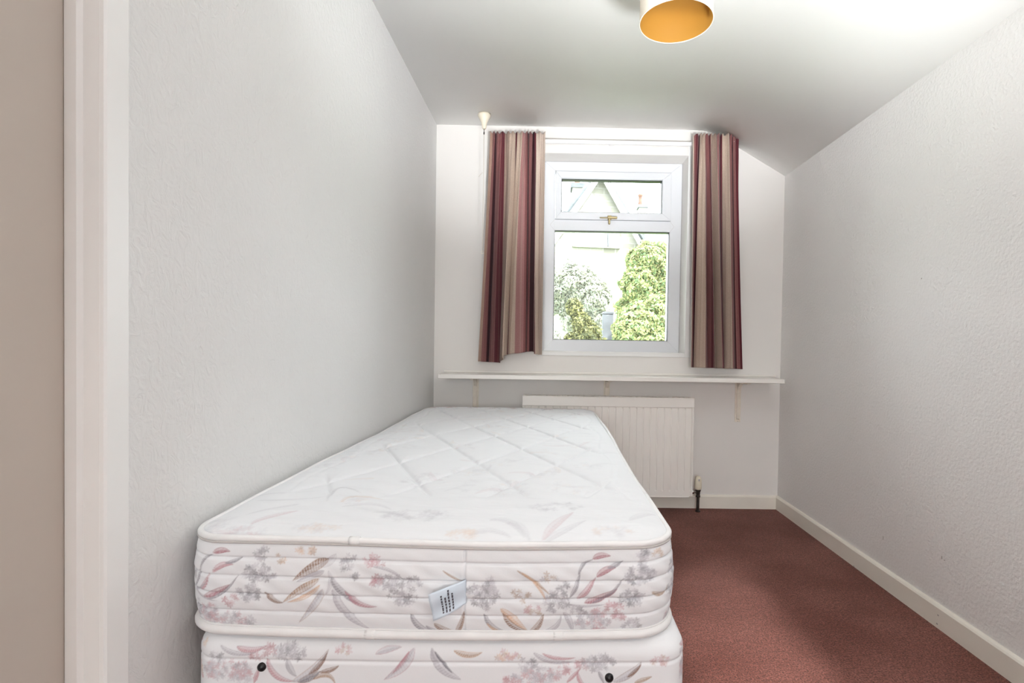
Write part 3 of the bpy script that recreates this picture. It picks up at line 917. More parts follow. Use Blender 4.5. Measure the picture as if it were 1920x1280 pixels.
for (x_, y_, rx, ry, n_, cols) in ((780, 975, 0.07, 0.03, 40, PAL), (870, 1003, 0.03, 0.012, 14, [PEACH]), (590, 995, 0.04, 0.012, 18, [PEACH, LGREY]), (440, 1000, 0.05, 0.02, 20, [LGREY, PINK]), (1150, 1000, 0.04, 0.02, 18, [PEACH, LGREY]),
                                   (670, 945, 0.03, 0.03, 14, [PEACH, LGREY]), (410, 985, 0.03, 0.03, 14, [LGREY]), (800, 905, 0.06, 0.06, 26, PAL), (1040, 960, 0.06, 0.03, 30, PAL)):
    top.cluster(*T_(x_, y_), rx, ry, n_, cols, size=0.007, a=0.20, R=R2)
for _ in range(60):
    u_, v_ = R2.uniform(-0.64, 0.22), R2.uniform(1.15, 2.8)
    g = R2.uniform(0, 6.28)
    ln = R2.uniform(0.05, 0.11)
    e_ = (u_ + ln * math.cos(g), v_ + ln * math.sin(g))
    m_ = ((u_ + e_[0]) / 2 + R2.uniform(-.03, .03), (v_ + e_[1]) / 2 + R2.uniform(-.03, .03))
    top.leaf((u_, v_), m_, e_, 0.008, R2.choice([LGREY, LGREY, PINK, PEACH]), a=0.13)
    if R2.random() < 0.6:
        top.cluster(u_, v_, 0.04, 0.05, 12, [LGREY, LGREY, GREY, PEACH], size=0.008, a=0.12, R=R2)
for _ in range(40):                      # the pattern shows stronger over the rolled far edge
    u_, v_ = R2.uniform(-0.64, 0.22), R2.uniform(2.70, 2.82)
    top.cluster(u_, v_, 0.03, 0.03, 8, [LGREY, GREY, PINK, TAN], size=0.010, a=0.5, R=R2)

# ------------------------------------------------------------------ bed: divan base and mattress
BX0, BX1, BY1 = -0.652, 0.232, 2.80
ZT, ZB = 0.585, 0.418


def outline(x0, x1, y0, y1, r, bow=0.0, fine=0.0012, coarse=0.012):
    """rounded rectangle, counter-clockwise from the front-left arc's end; fine sampling on the front"""
    P = []
    def seg(a, b, st):
        n_ = max(2, int((Vector(b) - Vector(a)).length / st))
        for i in range(n_):
            P.append(tuple(Vector(a).lerp(Vector(b), i / n_)))
    def arc(cx, cy, a0, st):
        n_ = max(6, int(r * math.pi / 2 / st))
        for i in range(n_):
            t = a0 + math.pi / 2 * i / n_
            P.append((cx + r * math.cos(t), cy + r * math.sin(t)))
    seg((x0 + r, y0), (x1 - r, y0), fine)
    arc(x1 - r, y0 + r, -math.pi / 2, fine * 2)
    seg((x1, y0 + r), (x1, y1 - r), coarse)
    arc(x1 - r, y1 - r, 0, coarse)
    seg((x1 - r, y1), (x0 + r, y1), coarse)
    arc(x0 + r, y1 - r, math.pi / 2, coarse)
    seg((x0, y1 - r), (x0, y0 + r), coarse)
    arc(x0 + r, y0 + r, math.pi, fine * 2)
    out = []
    xm, hw = (x0 + x1) / 2, (x1 - x0) / 2
    for x, y in P:
        if y < y0 + r + 0.02 and bow:
            k = 1 - ((x - xm) / hw) ** 2
            y = y - bow * k * max(0, 1 - (y - y0) / (r + 0.02))
        out.append((x, y))
    return np.array(out)


def normals2(P):
    t = np.roll(P, -1, 0) - np.roll(P, 1, 0)
    t /= np.linalg.norm(t, axis=1)[:, None] + 1e-12
    return np.stack([t[:, 1], -t[:, 0]], 1)


def smooth_loop(a_, k):
    for _ in range(k):
        a_ = 0.25 * np.roll(a_, 1, 0) + 0.5 * a_ + 0.25 * np.roll(a_, -1, 0)
    return a_


def wob(P, amp, seed):
    """gentle unevenness of sewn edges"""
    x, y = P[:, 0], P[:, 1]
    return amp * (np.sin(5.1 * x + 3.7 * y + seed) + 0.6 * np.sin(11 * x - 7 * y + 2 * seed) + 0.35 * np.sin(19 * y + 13 * x + seed))


def border(name, P, zfun, offs, nz, canvas, m, parent):
    """closed wall over outline P; zfun(P)->(zbot,ztop); offs(t,P)->outward offset; colours come from the canvas"""
    Nn = normals2(P)
    zb, zt = zfun(P)
    T = np.linspace(0, 1, nz)
    V = []
    for t in T:
        o = offs(t, P)
        q = P + Nn * o[:, None]
        V.append(np.column_stack([q, zb + (zt - zb) * t]))
    V = np.concatenate(V)
    n_ = len(P)
    idx = np.arange(n_)
    nxt = (idx + 1) % n_
    Fq = np.concatenate([np.column_stack([i * n_ + idx, i * n_ + nxt, (i + 1) * n_ + nxt, (i + 1) * n_ + idx]) for i in range(nz - 1)])
    side = np.tile(np.abs(Nn[:, 0]) > 0.75, nz)
    u = np.where(side, -0.62 + np.mod(V[:, 1] * 0.93, 0.80), V[:, 0])
    col = canvas.sample(u, V[:, 2])
    return mesh(name, V, Fq, m, parent, True, col)


bed = empty('divan_base', ((BX0 + BX1) / 2, (BY0 + BY1) / 2, 0), 'floral fabric divan bed base with two black plugs, under the mattress', 'bed base')
DP = outline(-0.632, 0.257, BY0 + 0.004, BY1 + 0.02, 0.05, 0.008)

def base_off(t, P):
    h = 0.375 * t
    e = max(0.0, (h - 0.345) / 0.030)
    roll = -0.030 * (1 - math.sqrt(max(0, 1 - e * e)))
    seam = -0.0025 * math.exp(-((h - 0.335) / 0.003) ** 2)
    return roll + seam + wob(P, 0.0008, 1.0)

NZB = 120
def zbase(P):
    return np.full(len(P), 0.04), np.full(len(P), 0.415)
# only the top of the base is in view, so the wall is finely meshed there
side = border('side_panel', DP, lambda P: (np.full(len(P), 0.27), np.full(len(P), 0.415)), lambda t, P: base_off((0.23 + 0.145 * t) / 0.375, P), 110, front, M['print'], bed)
DPc = outline(-0.632, 0.257, BY0 + 0.004, BY1 + 0.02, 0.05, 0.008, 0.01, 0.03)
Vl = [(x, y, z) for z in (0.04, 0.2702) for x, y in DPc]
nl = len(DPc)
fix(mesh('lower_panel', Vl, [[i, (i + 1) % nl, nl + (i + 1) % nl, nl + i] for i in range(nl)] + [list(range(nl))], M['ticking'], bed))
ins = DPc + normals2(DPc) * -0.029
mesh('top_panel', [(x, y, 0.415) for x, y in ins], [list(range(nl))], M['ticking'], bed)
for px, py in ((489.5, 1251.5), (1142.5, 1272)):
    p = atY(px, py, BY0 - 0.004)
    pl = lathe('plug', [(0.0, -0.006), (0.0055, -0.005), (0.0075, -0.0025), (0.0078, 0.004), (0.0078, 0.02)], (p.x, BY0 - 0.001, p.z), M['black_plastic'], bed, n=20, axis='Y')
    pl['label'] = 'round black plastic plug'
for x in (-0.55, 0.16):
    for y in (BY0 + 0.10, BY1 - 0.10):
        cst = lathe('castor', [(0.004, -0.012), (0.018, -0.012), (0.0205, -0.006), (0.0205, 0.006), (0.018, 0.012), (0.004, 0.012)], (x, y, 0.0205), M['black_plastic'], bed, n=18, axis='X')

mat_ = empty('mattress', ((BX0 + BX1) / 2, (BY0 + BY1) / 2, ZB), 'white single mattress with faded floral print and quilted top', 'mattress')
MP = outline(BX0, BX1, BY0 + 0.016, BY1, 0.075, 0.016)
ztw = lambda P: ZT + wob(P, 0.0022, 0.3)
zbw = lambda P: ZB + 0.012 + wob(P, 0.0015, 2.0) * 0.6

def mat_off(t, P):
    bulge = 0.010 * math.sin(math.pi * t) ** 0.7 if 0 < t < 1 else 0
    ch = t * 5.0
    fr_ = abs(ch - round(ch))
    groove = -0.0032 * math.exp(-(fr_ / 0.07) ** 2) if 0.3 < ch < 4.7 else 0
    pad = 0.0016 * math.sin(math.pi * (ch % 1.0))
    s_ = P[:, 0] * 1.0 + P[:, 1]
    ripple = 0.0009 * np.sin(s_ * 38 + 9 * t) * np.sin(s_ * 13 + 20 * t) + 0.0006 * np.sin(s_ * 120 + 31 * t)
    seamx = atY(872, 1100, BY0).x
    vs = -0.003 * np.exp(-((P[:, 0] - seamx) / 0.0022) ** 2) * (P[:, 1] < BY0 + 0.05)
    return bulge + groove + pad + ripple * math.sin(math.pi * t) + vs

border('side_border', MP, lambda P: (zbw(P), ztw(P)), mat_off, 150, front, M['print'], mat_)
# piping: rolled tape round the top and bottom edges
MPc = outline(BX0, BX1, BY0 + 0.016, BY1, 0.075, 0.016, 0.006, 0.012)
NC = normals2(MPc)
def wavy(P):                                            # sag of the right-hand edge seen in the photo
    x, y = P[:, 0], P[:, 1]
    return np.where(x > BX1 - 0.03, 0.006 * np.sin((y - 0.95) * 3.6) * np.clip((y - 1.0) * 3, 0, 1) * np.clip((2.7 - y) * 4, 0, 1), 0)
tp = MPc + NC * (0.001 + wavy(MPc) * -1)[:, None]
tube('top_piping', np.column_stack([tp, ztw(MPc) + 0.001]), 0.0058, M['piping'], mat_, n=10, closed=True)
tp2 = MPc + NC * 0.0045
tube('piping_seam', np.column_stack([tp2, ztw(MPc) - 0.0052]), 0.0022, M['stitch'], mat_, n=6, closed=True)
tube('bottom_piping', np.column_stack([MPc + NC * 0.002, zbw(MPc) - 0.0055]), 0.0085, M['piping'], mat_, n=10, closed=True)
tube('piping_seam', np.column_stack([MPc + NC * 0.0035, zbw(MPc) + 0.0035]), 0.0018, M['piping'], mat_, n=6, closed=True)
# taped joints of the piping
for px, zf, rr in ((653, ztw, 0.0075), (690, zbw, 0.0095), (1038, zbw, 0.0095)):
    x_ = atY(px, 1010, BY0).x
    i_ = int(np.argmin((MPc[:, 0] - x_) ** 2 + (MPc[:, 1] - BY0) ** 2))
    q = [(MPc[(i_ + k) % len(MPc)] + NC[(i_ + k) % len(MPc)] * 0.001) for k in range(0, 4)]
    zz = zf(MPc[[(i_ + k) % len(MPc) for k in range(4)]]) + (0.001 if rr < 0.009 else -0.0055)
    tube('piping_joint', [(p[0], p[1], z) for p, z in zip(q, zz)], rr, M['piping'], mat_, n=12)
# underside
MPi = MPc + NC * -0.002
mesh('bottom_panel', [(x, y, ZB + 0.004) for x, y in MPi], [list(range(len(MPi)))[::-1]], M['ticking'], mat_)

# quilted top
NXq, NYq = 380, 640
r_ = 0.075
tv = np.linspace(0, 1, NYq)
yy = BY0 + 0.016 + (BY1 - BY0 - 0.016) * tv
xm, hw = (BX0 + BX1) / 2, (BX1 - BX0) / 2
dd = np.minimum(yy - (BY0 + 0.016), BY1 - yy)
half = np.where(dd < r_, hw - r_ + np.sqrt(np.maximum(0, r_ ** 2 - (r_ - dd) ** 2)), hw)
uu = np.linspace(-1, 1, NXq)
Xg = xm + half[:, None] * uu[None, :]
kk = 1 - ((Xg - xm) / hw) ** 2
Yg = yy[:, None] - 0.016 * kk * np.clip(1 - (yy[:, None] - (BY0 + 0.016)) / (r_ + 0.02), 0, 1)
inside = np.minimum(half[:, None] * (1 - np.abs(uu[None, :])), np.minimum(dd[:, None] + 0.0, 1))
edge = 1 - np.exp(-inside / 0.028)
Zg = ZT + 0.002 + 0.016 * edge + wob(np.column_stack([Xg.ravel(), Yg.ravel()]), 0.0022, 0.3).reshape(Xg.shape) * np.exp(-inside / 0.03)
# stitched lattice (rows of long diamonds), fading out before the edges
SP = 0.44
def near_line(c_, c0):
    q = (c_ - c0) / SP
    return np.abs(q - np.round(q)) * SP / math.sqrt(5)
mask = np.clip((Xg + 0.575) / 0.03, 0, 1) * np.clip((0.165 - Xg) / 0.03, 0, 1) * np.clip((Yg - 1.13) / 0.04, 0, 1) * np.clip((2.70 - Yg) / 0.05, 0, 1)
dA = near_line(2 * Xg + Yg, 0.63)
dB = near_line(Yg - 2 * Xg, 1.43)
dl = np.minimum(dA, dB)
Zg -= mask * (0.0050 * np.exp(-(dl / 0.006) ** 2) + 0.0035 * np.exp(-(dl / 0.022) ** 2))
# end loops joining the lines around the lattice's edge
for ex in (-0.585, 0.175):
    de = np.abs(Xg - ex - 0.012 * np.cos(2 * math.pi * (Yg - 0.19) / SP))
    Zg -= 0.0022 * np.exp(-(de / 0.007) ** 2) * np.clip((Yg - 1.13) / 0.04, 0, 1) * np.clip((2.70 - Yg) / 0.05, 0, 1)
Zg += 0.0011 * np.sin(Yg * 95 + 2.2 * np.sin(Xg * 17) + 1.6 * np.sin(Xg * 7 + Yg * 9)) * np.sin(Xg * 21 + Yg * 6) * edge
Zg += 0.0016 * np.sin(Xg * 9 + 1) * np.sin(Yg * 6.5) * edge
Vq = np.column_stack([Xg.ravel(), Yg.ravel(), Zg.ravel()])
I = np.arange(NXq * NYq).reshape(NYq, NXq)
Fq = np.column_stack([I[:-1, :-1].ravel(), I[:-1, 1:].ravel(), I[1:, 1:].ravel(), I[1:, :-1].ravel()])
mesh('quilted_top', Vq, Fq, M['quilt'], mat_, True, top.sample(Vq[:, 0], Vq[:, 1]))
# sewn-in care label
c4 = [(803, 1114), (874, 1086), (874.5, 1130), (812.5, 1164)]
yl = [BY0 - 0.035, BY0 - 0.011, BY0 - 0.012, BY0 - 0.028]
q4 = [atY(x, y, Y) for (x, y), Y in zip(c4, yl)]
NL = 14
Vl, Fl = [], []
for j in range(NL):
    for i in range(NL):
        s_, t_ = i / (NL - 1), j / (NL - 1)
        p = q4[0].lerp(q4[1], s_).lerp(q4[3].lerp(q4[2], s_), t_)
        p = p + Vector((0, -0.004 * math.sin(math.pi * s_) - 0.002 * math.sin(2 * math.pi * t_), 0.0015 * math.sin(math.pi * s_) * (1 - 2 * t_)))
        Vl.append(tuple(p))
for j in range(NL - 1):
    for i in range(NL - 1):
        Fl.append([j * NL + i, j * NL + i + 1, (j + 1) * NL + i + 1, (j + 1) * NL + i])
lab = mesh('care_label', Vl, Fl, M['label'], mat_, True)
sm = lab.modifiers.new('thick', 'SOLIDIFY'); sm.thickness = 0.0006
lab['label'] = 'pale blue sewn-in care label with small black print'
def lab_pt(s_, t_, lift=0.0012):
    p = q4[0].lerp(q4[1], s_).lerp(q4[3].lerp(q4[2], s_), t_)
    return p + Vector((0, -0.004 * math.sin(math.pi * s_) - 0.002 * math.sin(2 * math.pi * t_) - lift, 0.0015 * math.sin(math.pi * s_) * (1 - 2 * t_)))
Rl = random.Random(3)
Vp, Fp = [], []
for s0, t0, t1 in ((0.33, 0.20, 0.88), (0.43, 0.32, 0.90), (0.525, 0.10, 0.92), (0.625, 0.26, 0.90)):
    t_ = t0
    while t_ < t1:
        ln = Rl.uniform(0.05, 0.13)
        k0 = len(Vp)
        for s2, t2 in ((s0 - 0.022, t_), (s0 + 0.022, t_), (s0 + 0.022, min(t_ + ln, t1)), (s0 - 0.022, min(t_ + ln, t1))):
            Vp.append(tuple(lab_pt(s2, t2)))
        Fp.append([k0, k0 + 1, k0 + 2, k0 + 3])
        t_ += ln + Rl.uniform(0.012, 0.03)
mesh('label_text', Vp, Fp, M['label_print'], lab)

# ------------------------------------------------------------------ curtains and rail
CY = YB - 0.062
rl0, rl1 = atY(921, 256, CY), atY(1382, 270, CY)
rzc = (atY(1024, 262.5, CY).z + atY(1296, 266.5, CY).z) / 2
rail = empty('curtain_rail', (0.33, YB, rzc), 'white plastic curtain track above the window', 'curtain rail')
box('track', (rl0.x - 0.01, CY + 0.018, rzc - 0.011), (rl1.x + 0.005, CY + 0.030, rzc + 0.011), M['rail'], rail, bev=0.002)
box('track_lip', (rl0.x - 0.01, CY + 0.012, rzc - 0.012), (rl1.x + 0.005, CY + 0.020, rzc - 0.008), M['rail'], rail, bev=0.001)
for x in (rl0.x + 0.08, 0.33, rl1.x - 0.07):
    box('bracket', (x - 0.012, CY + 0.028, rzc - 0.009), (x + 0.012, YB, rzc + 0.009), M['rail'], rail, bev=0.002)

cBEI = np.array(srgb(182, 163, 148)); cLBE = np.array(srgb(200, 184, 171)); cGRB = np.array(srgb(150, 130, 118)); cMAU = np.array(srgb(128, 84, 83)); cPIN = np.array(srgb(154, 112, 110))
cBUR = np.array(srgb(92, 42, 50)); cDRK = np.array(srgb(54, 26, 32)); cTAN = np.array(srgb(172, 142, 126))


def stripes(seq, u, seed):
    R = random.Random(seed)
    col = np.zeros((len(u), 3))
    for (a_, b_, c_) in seq:
        k = (u >= a_) & (u <= b_ + 1e-6)
        col[k] = c_
    col2 = col.copy()
    for _ in range(34):                      # pinstripes of the weave
        x = R.random()
        wd = R.choice([0.0016, 0.0022, 0.003])
        c_ = R.choice([cBUR, cMAU, cLBE, cGRB, cPIN, cDRK])
        al = np.clip(1.3 - np.abs(u - x) / wd, 0, 1)[:, None] * R.uniform(0.2, 0.5)
        col2 = col2 * (1 - al) + c_ * al
    return col2


def curtain(name, label, edges_top, edges_bot, seq, folds, seed, hem, swing, nf=5.0):
    """edges: pixel columns of the left/right edge and rows; folds: list of (centre u, width, depth) at the hem"""
    (xt0, xt1, yt), (xb0, xb1, yb) = edges_top, edges_bot
    root = empty(name, (atY((xt0 + xt1) / 2, yt, CY).x, CY, atY(xb0, yb, CY).z), label, 'curtain', 'striped curtains at the window')
    NU, NV = 340, 130
    u = np.linspace(0, 1, NU)
    v = np.linspace(0, 1, NV)
    a0, a1 = atY(xt0, yt, CY), atY(xt1, yt, CY)
    b0, b1 = atY(xb0, yb, CY), atY(xb1, yb, CY)
    Vc = np.zeros((NV, NU, 3))
    R = random.Random(seed)
    ph = [R.uniform(0, 6.28) for _ in range(6)]
    f_big = np.zeros(NU)
    for c_, wd, dp in folds:
        f_big += dp * np.exp(-((u - c_) / wd) ** 2)
    n_f = nf
    phi = u + 0.05 * np.sin(2 * math.pi * 1.3 * u + ph[0]) + 0.025 * np.sin(2 * math.pi * 2.7 * u + ph[4])
    n_pl = 12.0
    pphi = u + 0.012 * np.sin(2 * math.pi * 3 * u + ph[1])
    for j, t in enumerate(v):
        x0_, x1_ = a0.x + (b0.x - a0.x) * t ** 1.15, a1.x + (b1.x - a1.x) * t ** 1.1
        g = math.exp(-(t / 0.13) ** 1.6)                        # gathered heading
        band = math.exp(-((t - 0.055) / 0.018) ** 2)            # heading tape pulls in
        A = (0.014 + 0.022 * min(1, t * 1.4)) * (1 - 0.8 * g)
        th = 2 * math.pi * n_f * phi + 0.7 * math.sin(2.2 * t + ph[2]) * np.sin(math.pi * u)
        big = A * np.cos(th) + 0.45 * f_big * (0.25 + 0.75 * t)
        tp_ = 2 * math.pi * n_pl * pphi
        small = 0.0075 * (g + 0.06) * np.cos(tp_) * (1 - 0.45 * band) + 0.0022 * np.sin(2 * math.pi * 17 * u + ph[1] + 6 * t) * (1 - t)
        yv = CY - 0.012 - big - small
        fold = -(0.021 * (1 - g) * (0.55 + 0.45 * t)) * np.sin(2 * th) * 5.0 / n_f - 0.007 * g * np.sin(2 * tp_)
        endf = np.clip(u / 0.05, 0, 1) * np.clip((1 - u) / 0.05, 0, 1)
        uu_ = u + fold * endf + 0.045 * np.sin(2 * math.pi * 1.6 * u + ph[5]) * (t - 0.3) * endf + swing * np.sin(math.pi * u) * t * t
        xv = x0_ + (x1_ - x0_) * np.clip(uu_, -0.01, 1.01)
        zt_ = a0.z + (a1.z - a0.z) * u + 0.005 * np.cos(tp_ + 0.8) * math.exp(-t / 0.02)
        zb_ = np.interp(u, [h[0] for h in hem], [atY(xb0, h[1], CY).z for h in hem]) + 0.002 * np.cos(th)
        zv = zt_ + (zb_ - zt_) * t
        Vc[j, :, 0], Vc[j, :, 1], Vc[j, :, 2] = xv, np.minimum(yv, CY + 0.030), zv
    col = np.tile(stripes(seq, u, seed), (NV, 1))
    I = np.arange(NU * NV).reshape(NV, NU)
    Fq = np.column_stack([I[:-1, :-1].ravel(), I[1:, :-1].ravel(), I[1:, 1:].ravel(), I[:-1, 1:].ravel()])
    o = mesh('fabric', Vc.reshape(-1, 3), Fq, M['curtain'], root, True, col)
    s_ = o.modifiers.new('thick', 'SOLIDIFY')
    s_.thickness = 0.0016
    s_.offset = 0
    # hooks up to the track
    for k in range(6):
        i_ = int((k + 0.5) / 6 * NU)
        p = Vector(Vc[2, i_])
        tube('hook', [p + Vector((0, 0.004, -0.02)), p + Vector((0, 0.010, 0.0)), (p.x, CY + 0.020, rzc - 0.010)], 0.0013, M['rail'], root, n=6)
    return root


curtain('curtain', 'wine and beige striped curtain left of the window, its hem kicked up', (919.5, 1022.5, 250), (896.5, 1016, 678),
        [(0, .05, cTAN), (.05, .10, cMAU), (.10, .12, cDRK), (.12, .225, cMAU), (.225, .275, cBUR), (.275, .36, cGRB), (.36, .455, cBEI), (.455, .475, cBUR), (.475, .57, cBEI), (.57, .66, cPIN), (.66, .69, cMAU), (.69, .715, cDRK), (.715, .775, cMAU), (.775, .815, cDRK), (.815, .845, cBUR), (.845, 1, cLBE)],
        [(.10, .07, .030), (.235, .03, -.014), (.40, .10, .034), (.60, .05, .014), (.72, .05, .030), (.82, .022, -.016), (.95, .05, .014)], 5,
        [(0, 677), (.30, 679), (.36, 672), (.42, 664), (.55, 662), (.72, 657), (.80, 657), (.84, 662), (1, 663)], 0.03)
curtain('curtain', 'wine and beige striped curtain right of the window, hanging straight', (1297.5, 1383, 254), (1291.5, 1393.5, 689),
        [(0, .035, cLBE), (.035, .07, cMAU), (.07, .13, cBUR), (.13, .155, cDRK), (.155, .26, cBEI), (.26, .37, cMAU), (.37, .40, cBUR), (.40, .53, cGRB), (.53, .58, cPIN), (.58, .605, cDRK), (.605, .64, cBUR), (.64, .79, cBEI), (.79, .85, cMAU), (.85, .885, cDRK), (.885, .96, cMAU), (.96, 1, cBUR)],
        [(.07, .05, .022), (.15, .02, -.010), (.25, .06, .030), (.36, .025, -.006), (.47, .06, .030), (.60, .02, -.014), (.72, .07, .032), (.865, .02, -.014), (.95, .04, .020)], 9,
        [(0, 688), (.5, 689), (1, 690)], 0.0)

# ------------------------------------------------------------------ pull switch and pendant lamp
ps = atZ(908, 214, ZC)
sw = empty('pull_switch', (ps.x, ps.y, ZC), 'cream ceiling pull switch with a long thin cord, left of the window', 'switch')
lathe('housing', [(0.0335, 0.0), (0.0345, -0.006), (0.0335, -0.014), (0.026, -0.026), (0.0235, -0.034), (0.0165, -0.046), (0.0135, -0.062), (0.012, -0.074), (0.0095, -0.080), (0.0, -0.080)], (ps.x, ps.y, ZC), M['plastic'], sw, n=28)
zb_ = atY(907, 471, ps.y).z
tube('upper_cord', [(ps.x, ps.y, ZC - 0.079), (ps.x, ps.y, ZC - 0.098)], 0.0016, M['pipe'], sw, n=6)
lathe('connector', [(0.0, 0.008), (0.0032, 0.006), (0.0036, -0.006), (0.0, -0.010)], (ps.x, ps.y, ZC - 0.102), M['pipe'], sw, n=10)
tube('cord', [(ps.x, ps.y, ZC - 0.108), (ps.x + 0.001, ps.y, (ZC + zb_) / 2), (ps.x - 0.001, ps.y, zb_)], 0.0015, M['cord'], sw, n=6)
zk = atY(904, 326, ps.y).z
tube('loose_end', [(ps.x, ps.y, zk + 0.006), (ps.x - 0.008, ps.y - 0.002, zk + 0.006), (ps.x - 0.016, ps.y - 0.003, zk - 0.004), (ps.x - 0.026, ps.y - 0.003, zk - 0.016)], 0.0010, M['cord'], sw, n=5)
tube('end_ring', [(ps.x + 0.008 * math.cos(t), ps.y, zb_ - 0.006 + 0.007 * math.sin(t)) for t in np.linspace(0, 6.283, 17)[:-1]], 0.0014, M['plastic'], sw, n=6, closed=True)

lc = atY(1267.5, 42.5, 1.50)
LR = 0.1025
lamp = empty('pendant_lamp', (lc.x, lc.y, ZC), 'cream drum pendant lampshade with an amber lining hanging from the ceiling', 'lamp')
LH = 0.17
lathe('shade', [(LR, 0.0), (LR, LH), (LR - 0.0012, LH), (LR - 0.0012, 0.0), (LR, 0.0)], (lc.x, lc.y, lc.z), M['shade_out'], lamp, n=96)
lathe('shade_lining', [(LR - 0.0016, 0.0012), (LR - 0.0016, LH - 0.001), (LR - 0.0026, LH - 0.001), (LR - 0.0026, 0.0012), (LR - 0.0016, 0.0012)], (lc.x, lc.y, lc.z), M['shade_in'], lamp, n=96)
tube('rim', [(lc.x + LR * math.cos(t), lc.y + LR * math.sin(t), lc.z + 0.001) for t in np.linspace(0, 6.2832, 97)[:-1]], 0.0016, M['shade_out'], lamp, n=6, closed=True)
for k in range(3):
    t = k * 2.0944 + 0.4
    tube('spoke', [(lc.x + 0.018 * math.cos(t), lc.y + 0.018 * math.sin(t), lc.z + LH - 0.012), (lc.x + (LR - 0.003) * math.cos(t), lc.y + (LR - 0.003) * math.sin(t), lc.z + LH - 0.006)], 0.0015, M['rail'], lamp, n=6)
lathe('lamp_holder', [(0.013, -0.03), (0.019, -0.028), (0.019, 0.005), (0.012, 0.02), (0.004, 0.03)], (lc.x, lc.y, lc.z + LH - 0.012), M['rail'], lamp, n=18)
lathe('bulb', [(0.0, -0.035), (0.014, -0.030), (0.020, -0.018), (0.018, 0.0), (0.012, 0.014)], (lc.x, lc.y, lc.z + LH - 0.05), M['bulb'], lamp, n=20)
tube('flex', [(lc.x, lc.y, lc.z + LH + 0.015), (lc.x, lc.y, ZC - 0.01)], 0.003, M['rail'], lamp, n=8)
lathe('ceiling_rose', [(0.010, -0.028), (0.030, -0.020), (0.040, -0.008), (0.041, 0.0)], (lc.x, lc.y, ZC), M['rail'], lamp, n=28)

# ------------------------------------------------------------------ outside
GZ = -2.6
struct(box('ground', (-40, YO + 0.3, GZ - 0.3), (50, 70, GZ), M['grass']), 'garden ground outside')

# stone house: gable plane turned a little, right side receding
HT = math.radians(12)
hd_ = Vector((math.cos(HT), math.sin(HT), 0))
hn = Vector((-math.sin(HT), math.cos(HT), 0))           # pointing away from the viewer
HP = atY(1130, 500, 18.0)


def onH(x, y, off=0.0):
    d = ray(x, y)
    q = HP + hn * off
    return CAM + d * ((q - CAM).dot(hn) / d.dot(hn))


apex = onH(1129, 330)
eL, eR = onH(985, 535), onH(1246, 535)
zE = (eL.z + eR.z) / 2
eL.z = eR.z = zE
house = empty('stone_house', (HP.x, HP.y, GZ), 'pale stone gabled house seen through the window', 'house')
prism('gable_wall', [Vector((eL.x, eL.y, GZ)), eL, apex, eR, Vector((eR.x, eR.y, GZ))], hn * 8.0, M['stone'], house)
def strip(name, a_, b_, c_, d_, off, depth, m):
    P = [onH(*q, off) for q in (a_, b_, c_, d_)]
    return prism(name, P, hn * depth, m, house)
strip('barge_board', (1080.5, 400), (1128, 332), (1128, 315), (1066, 400), -0.35, 0.06, M['barge'])
strip('barge_board', (1002, 513), (1080.5, 400), (1066, 400), (988, 510), -0.35, 0.06, M['barge'])
strip('barge_board', (1128, 332), (1131, 327), (1248, 530), (1240, 534), -0.35, 0.06, M['barge'])
strip('barge_board', (1128, 315), (1132, 320), (1179, 400), (1172, 400), -0.36, 0.06, M['barge'])
strip('roof_slope', (1128, 315), (1066, 400), (985, 512), (975, 508), -0.38, 9.0, M['slate'])
strip('roof_slope', (1128, 314), (1053, 400), (975, 508), (1066, 400), -0.38, 9.0, M['slate'])
strip('roof_slope', (1128, 314), (1132, 319.5), (1252, 528), (1258, 524), -0.38, 9.0, M['slate'])
wn = strip('window', (1078, 416), (1161, 419), (1161, 461), (1078, 459), -0.04, 0.1, M['barge'])
for a_, b_ in ((1081, 1108), (1111, 1139), (1143, 1158)):
    o = strip('pane', (a_, 420), (b_, 421), (b_, 457), (a_, 456), -0.06, 0.05, M['ext_glass'])
    o.parent = wn
    o.matrix_parent_inverse = Matrix.Identity(4)
sl_ = strip('sill', (1075, 459.3), (1164, 463.3), (1164, 466), (1075, 462), -0.16, 0.2, M['stone'])
dp = strip('downpipe', (1140.2, 418), (1142.0, 418), (1141.6, 461), (1139.8, 461), -0.10, 0.05, M['post_stone'])
# chimney of the house, behind its left roof slope
def chimney(parent, x0, x1, y0, y1, Y, cap, pots, m=M['stone']):
    a_, b_ = atY(x0, y1, Y), atY(x1, y0, Y)
    dpt = 0.7
    st = box('chimney_stack', (a_.x, Y, a_.z), (b_.x, Y + dpt, b_.z), m, parent)
    box('chimney_cap', (a_.x - cap, Y - cap, b_.z - 0.02), (b_.x + cap, Y + dpt + cap, b_.z + 0.16), M['slate'], st)
    for px, h in pots:
        c_ = atY(px, y0, Y)
        lathe('chimney_pot', [(0.13, 0.0), (0.15, 0.05), (0.11, h * 0.5), (0.12, h * 0.8), (0.16, h * 0.85), (0.16, h), (0.10, h), (0.09, 0.02)], (c_.x, Y + dpt / 2, b_.z + 0.16), M['terracotta'], st, n=14)
chimney(house, 1072, 1100, 351, 430, 21.5, 0.06, ((1083, 0.3),))
